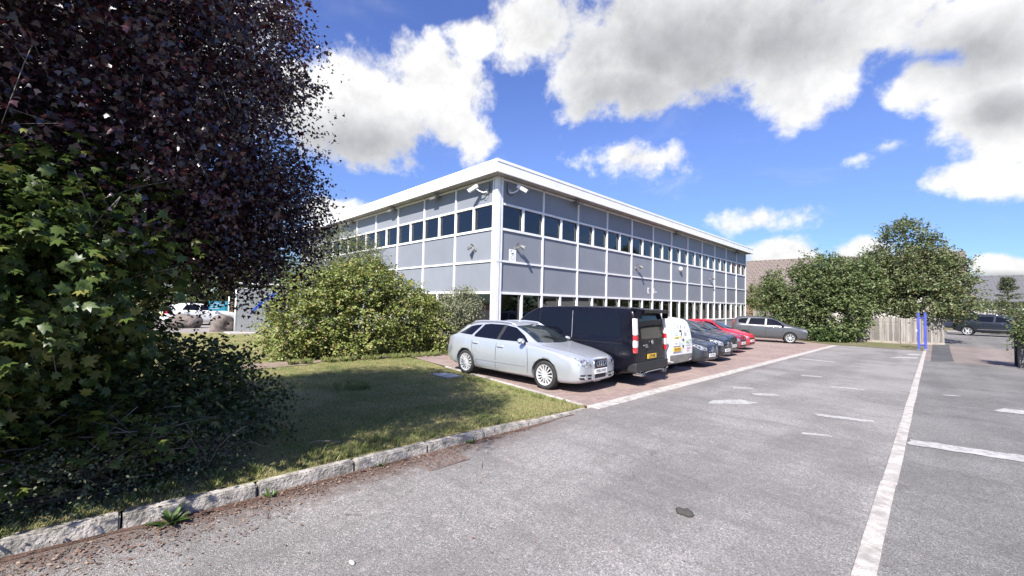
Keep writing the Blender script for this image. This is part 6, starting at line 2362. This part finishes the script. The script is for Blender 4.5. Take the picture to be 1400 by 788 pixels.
# ---- timber fence at the road's end
def fence(a, b_, label, h, seed, pale=()):
    a, b_ = Vector((*a, 0)), Vector((*b_, 0))
    d = b_ - a
    L_ = d.length
    ang = math.atan2(d.y, d.x)
    root = thing('wooden_fence', label, 'fence', (a.x, a.y, gz(a.y)), ang)
    rg = random.Random(seed)
    n = int(L_ / .13)
    bm_, pm = NB(), NB()
    for k in range(n):
        x0 = k * L_ / n
        zz = gz(a.y + d.y * (k / n)) - gz(a.y)
        tgt = pm if k in pale else bm_
        vs = box(tgt, x0 + .006, x0 + L_ / n - .006, -.012, .012, zz + .02, zz + h + rg.uniform(-.02, .02), 0)
        t_ = rg.uniform(-.012, .012)
        for v in vs:
            v.co.y += t_
            v.co.x += rg.uniform(-.006, .006) * 0
    obj('boards', bm_, M_board, root)
    if pale:
        obj('pale_board', pm, M_woodl, root)
    else:
        pm.free()
    for z in (.35, h - .35):
        r_ = NB()
        box(r_, 0, L_, .026, .07, z, z + .09)
        obj('rail', r_, M_wood, root)
    k = 0
    while k * 2.4 <= L_ + .05:
        r_ = NB()
        x0 = min(k * 2.4, L_)
        zz = gz(a.y + d.y * x0 / L_) - gz(a.y)
        box(r_, x0 - .05, x0 + .05, .072, .172, zz - .2, zz + h + .06, .006)
        obj('post', r_, M_wood, root)
        k += 1
    r_ = NB()
    box(r_, -.02, L_ + .02, -.03, -.014, .02, .17)
    obj('gravel_board', r_, M_wood, root)
    return root


fence((-4.45, 38.35), (-1.6, 38.6), 'weathered grey board fence under the trees, left of the blue posts', 1.75, 3, pale=(4,))
fence((-1.55, 38.62), (0.52, 40.0), 'weathered grey board fence under the trees, behind and right of the blue posts', 1.72, 5)
fence((-12.4, 45.4), (-7.6, 44.6), 'pale board fence between the office end and the dense tree', 1.75, 7)

# ---- pair of blue posts
root = thing('barrier_posts', 'pair of tall bright blue posts joined near the top, standing at the kerb line end', 'posts', (-.62, 34.9, gz(34.9)))
b = NB(); box(b, -.055, .055, -.045, .045, -.2, 2.22, .01); obj('post', b, M_bluep, root)
b = NB(); box(b, .22, .345, .50, .61, -.2, 2.22, .01); obj('post', b, M_bluep, root)
b = NB()
tube(b, [(.03, .045, 1.9), (.23, .50, 1.9)], .04, 8)
obj('cross_bar', b, M_bluep, root)
b = NB(); tube(b, [(.03, .045, .28), (.23, .50, .28)], .04, 8)
obj('cross_bar', b, M_bluep, root)
for fx, fy in ((0, 0), (.283, .555)):
    b = NB(); box(b, fx - .1, fx + .1, fy - .1, fy + .1, -.02, .018, .004); obj('base_plate', b, M_steel, root)
    b = NB(); box(b, fx - .075, fx + .075, fy - .068, fy + .068, 2.221, 2.24, .004); obj('post_cap', b, M_bluep, root)
b = NB(); box(b, -.11, -.06, -.05, .05, 1.1, 1.2, .01); obj('catch', b, M_white, root)

# ---- stone gate pillar at right
root = thing('stone_pillar', 'short dark stone pillar under the ivy at the right edge', 'pillar', (2.72, 26.6, gz(26.6)))
b = NB()
rg = random.Random(2)
z = -.1
while z < .95:
    hh = rg.uniform(.1, .17)
    x = -.3
    while x < .28:
        w_ = rg.uniform(.18, .3)
        q = rg.uniform(-.015, .015)
        box(b, x, min(x + w_ - .01, .3), -.3 + q, .3 + q, z, z + hh - .01, .012)
        x += w_
    z += hh
obj('masonry', b, M_stone, root)
b = NB(); box(b, -.34, .34, -.34, .34, .96, 1.05, .015); obj('cap', b, M_stone, root)
root = thing('gate_post', 'dark post standing in the ivy at the right edge', 'post', (2.45, 27.5, gz(27.5)))
b = NB(); box(b, -.06, .06, -.06, .06, -.2, 2.0, .01); obj('shaft', b, M_black, root)
b = NB(); box(b, -.075, .075, -.075, .075, 2.0, 2.04, .008); obj('cap', b, M_black, root)

# ---- drain grate at the kerb, inspection cover, oddments on the road
root = thing('drain_grate', 'rusty iron drain grate in the gutter against the kerb', 'drain', (-4.05, 2.82, gz(2.82)))
b = NB()
for q in ((-.24, .24, -.27, -.235), (-.24, .24, .235, .27), (-.24, -.205, -.235, .235), (.205, .24, -.235, .235)):
    box(b, q[0], q[1], q[2], q[3], -.03, .011, .003)
obj('frame', b, M_drain, root)
b = NB()
for k in range(8):
    y0 = -.225 + k * .058
    box(b, -.203, .203, y0, y0 + .034, -.03, .007, .003)
box(b, -.012, .012, -.234, .234, -.028, .005)
obj('bars', b, M_drain, root)
b = NB(); box(b, -.2, .2, -.23, .23, -.034, -.031); obj('pit', b, M_joint, root)
root = thing('inspection_cover', 'flat grey inspection cover set in the grass beside the silver car', 'cover', (-8.55, 6.12, lawn_z(-8.55, 6.1) - .01))
b = NB(); box(b, -.36, .36, -.24, .24, -.03, .035, .006); obj('frame', b, M_lampgrey, root)
b = NB(); box(b, -.33, .33, -.21, .21, .036, .046, .004); obj('lid', b, M_slab, root)
b = NB()
bmesh.ops.create_uvsphere(b, u_segments=18, v_segments=10, radius=1)
for v in b.verts:
    k = vnoise(np.array([list(v.co * 2.6)]), 3, 1.6)[0]
    v.co *= (1 + .3 * k)
    v.co = Vector((v.co.x * .075, v.co.y * .055, max(-.004, v.co.z * .03 + .012)))
o = obj('clod', b, M_joint, None, smooth=True, loc=(-1.57, 3.76, gz(3.76)))
tag(o, 'dark flattened clod lying on the open road', 'debris')
b = NB()
bmesh.ops.create_uvsphere(b, u_segments=14, v_segments=8, radius=1)
for v in b.verts:
    k = vnoise(np.array([list(v.co * 2.2)]), 8, 1.8)[0]
    v.co *= (1 + .25 * k)
    v.co = Vector((v.co.x * .032, v.co.y * .016, v.co.z * .009 + .006))
o = obj('stone', b, mat('white stone', (.5, .485, .46), .8, var=.2, vscale=30), None, smooth=True, loc=(-2.82, 1.27, gz(1.27)))
tag(o, 'small white stone lying near the bottom of the road', 'stone')
b = NB()
tube(b, [(0, 0, .02), (.1, .09, .05), (.2, .2, .05), (.27, .3, .03)], [.006, .006, .005, .003], 6)
o = obj('fallen_twig', b, L_twig, None, loc=(-5.2, 1.75, lawn_z(-5.2, 1.75)))
tag(o, 'pale bare twig lying on the shaded lawn', 'twig')
b = NB()
tube(b, [(-.3, -.5, .03), (-.05, -.1, .05), (.15, .3, .05), (.25, .65, .04)], [.03, .035, .03, .02], 8)
o = obj('fallen_branch', b, M_bark, None, loc=(-12.5, 5.9, lawn_z(-12.5, 5.9)))
tag(o, 'dark fallen branch on the bare path below the big rounded bush', 'branch')

# ---- sign panel on a tubular frame, left of the hedge bush
root = thing('sign_panel', 'tall pale grey sign panel with blue swoosh in a white tubular frame', 'sign', (-24.75, 4.58, gz(4.6)), 0)
b = NB(); box(b, -.02, .02, .06, 2.3, .14, 2.28, .006); obj('board', b, M_signgrey, root)
b = NB()
pts = [(0, 0, -.2), (0, 0, 2.40), (0, .03, 2.52), (0, .12, 2.57), (0, 2.25, 2.57), (0, 2.34, 2.52), (0, 2.37, 2.40), (0, 2.37, -.2)]
tube(b, pts, .045, 10)
obj('frame', b, M_white, root, smooth=True)
b = NB(); box(b, -.03, .03, .05, 2.32, 2.30, 2.345, .006); obj('rail', b, M_white, root)
b = NB()
n = 18
prev = None
for k in range(n + 1):
    t = k / n
    y_ = .62 + t * 1.25
    z_ = 1.0 + t * 1.15 + .12 * math.sin(t * 3.1)
    wv = .03 + .20 * t
    c_ = [b.verts.new((.0215, y_ - wv * .5, z_ + wv * .45)), b.verts.new((.0215, y_ + wv * .5, z_ - wv * .45)), b.verts.new((.026, y_ - wv * .5, z_ + wv * .45)), b.verts.new((.026, y_ + wv * .5, z_ - wv * .45))]
    if prev:
        b.faces.new((prev[2], prev[3], c_[3], c_[2]))
        b.faces.new((prev[0], prev[2], c_[2], c_[0]))
        b.faces.new((prev[3], prev[1], c_[1], c_[3]))
    prev = c_
obj('swoosh', b, M_signblue, root)
b = NB()
box(b, -.7, .75, -.35, 2.7, -.1, .09, .02)
obj('plinth', b, M_kerbw, root)

# ---- teal sign on a hooped post, further back
root = thing('notice_board', 'small teal notice board on a thin hooped post in front of the white car', 'sign', (-31.2, 4.6, 0.0), 0)
b = NB()
tube(b, [(0, .8, -.1), (0, .8, 1.95), (0, .9, 2.05), (0, 2.2, 2.05), (0, 2.3, 1.95), (0, 2.3, -.1)], .035, 8)
obj('hoop', b, M_white, root, smooth=True)
b = NB(); box(b, -.02, .02, -.22, .76, .92, 1.52, .006); obj('board', b, M_teal, root)
b = NB()
for k in range(4):
    box(b, .0205, .024, -.14, .66 - .12 * k, 1.38 - k * .11, 1.42 - k * .11)
obj('print', b, M_sbl, root)


def rock(label, loc, rx, ry, rz_, seed):
    b = NB()
    bmesh.ops.create_icosphere(b, subdivisions=4, radius=1)
    for v in b.verts:
        p = np.array([list(v.co)])
        k = vnoise(p, seed, 2.0)[0] * .22 + vnoise(p, seed + 1, 5)[0] * .07
        v.co *= 1 + k
        v.co = Vector((v.co.x * rx, v.co.y * ry, v.co.z * rz_))
    o = obj('boulder', b, M_rock, None, smooth=True, loc=loc)
    tag(o, label, 'rock', 'boulders edging the car park')


rock('reddish boulder in front of the white car, left of the teal notice board', (-30.2, 3.1, .25), .5, .75, .55, 1)
rock('pale brown boulder beside the foot of the sign panel', (-26.6, 4.35, .28), .45, .6, .62, 4)

# ---- far buildings
def gabled(name, label, x0, x1, y0, y1, eave, ridge, wallm, roofm, ridge_axis='x'):
    root = thing(name, label, 'building', (x0, y0, 0))
    w_, d_ = x1 - x0, y1 - y0
    b = NB(); box(b, 0, w_, 0, d_, -.5, eave); obj('wall', b, wallm, root)
    o_ = .5
    # slopes as thick slabs in their own frame so that the tiles follow the slope
    rl = math.hypot(d_ / 2 + o_, (ridge - eave) * (d_ / 2 + o_) / (d_ / 2))
    ang = math.atan2(ridge - eave, d_ / 2)
    for s in (0, 1):
        b = NB()
        box(b, -o_, w_ + o_, 0, rl, 0, .18)
        r_ = obj('roof', b, roofm, root)
        if s == 0:
            r_.matrix_local = Matrix.Translation((0, -o_, eave - o_ * math.tan(ang))) @ Matrix.Rotation(ang, 4, 'X')
        else:
            r_.matrix_local = Matrix.Translation((w_, d_ + o_, eave - o_ * math.tan(ang))) @ Matrix.Rotation(math.pi, 4, 'Z') @ Matrix.Rotation(ang, 4, 'X')
    b = NB()
    tube(b, [(-o_, d_ / 2, ridge + .16), (w_ + o_, d_ / 2, ridge + .16)], .16, 8)
    obj('ridge_tiles', b, roofm, root)
    b = NB()
    f1 = [b.verts.new(v) for v in ((0.003, 0, eave), (0.003, d_, eave), (0.003, d_ / 2, ridge))]
    b.faces.new(f1)
    f2 = [b.verts.new(v) for v in ((w_ - .003, 0, eave), (w_ - .003, d_, eave), (w_ - .003, d_ / 2, ridge))]
    b.faces.new(f2[::-1])
    obj('gable', b, wallm, root)
    return root


gabled('brick_house', 'brown tiled building beyond the office end, behind the trees', -27, -12.3, 64, 78, 3.3, 8.9, M_brick, M_tile)
gabled('warehouse', 'large pale grey roofed building showing above the trees', -12.5, 3.0, 82, 100, 5.0, 10.8, M_render, M_tile)
gabled('warehouse', 'long low building with dark grey roof at the right edge, behind the conifer', 3.0, 40, 72, 92, 3.2, 6.5, M_render, M_slate)
# white garage or box body beyond the dark estate car
root = thing('storage_cabin', 'white flat roofed cabin behind the bonnet of the far estate car', 'cabin', (6.0, 60.0, 0))
b = NB(); box(b, -.75, 2.4, 0, 2.5, -.1, 2.15, .02); obj('wall', b, M_white, root)
b = NB(); box(b, -.85, 2.5, -.1, 2.6, 2.17, 2.38, .02); obj('roof', b, M_white, root)
b = NB(); box(b, .2, 1.1, -.015, -.002, 0, 1.95); obj('door', b, M_signgrey, root)
# garden wall and trees far left, past the car park
root = thing('brick_wall', 'long dark wall closing the far side of the left car park', 'wall', (-60, -30, 0))
b = NB(); box(b, -.15, .15, 0, 60, -.2, 1.6); obj('masonry', b, M_brick, root)
b = NB(); box(b, -.22, .22, -.05, 60.05, 1.605, 1.7); obj('coping', b, M_kerb, root)
for k, (x_, y_, lb) in enumerate([(-44, 5.2, 'dark green tree past the left car park, above the notice board'), (-47, -2.5, 'dark green tree past the left car park, half hidden by the purple tree'), (-46, 11.0, 'dark green tree past the left car park, behind the sign panel')]):
    tree('hedgerow_tree', lb, 'tree', (x_, y_, 0), [(0, 0, 3.4, 3.2, 3.6, 2.8, 4), (.5, 1.6, 3.0, 2.2, 2.2, 2.4, 2), (.5, -1.6, 2.6, 2.2, 2.2, 2.2, 2)], 500, 14, .9, .28, 'oval', L_haw, M_bark, 90 + k, 1.2, .16, 'trees past the left car park', shell=.5, gap=-.7, droop=.2, nl=16, jitter=.5, shoots=False)
tree('boundary_hedge', 'long dark hedge of trees along the far side of the side road', 'hedge', (15, 20, 0), [(0, k * 6.0 - 20, 1.9 + .6 * math.sin(k * 2.1), 1.8, 4.2, 2.3 + .6 * math.sin(k * 2.1), 1) for k in range(8)], 1500, 13, 1.0, .36, 'oval', L_haw, M_bark, 97, .8, .12, shell=.55, droop=.2, nl=18, jitter=.5, shoots=False)
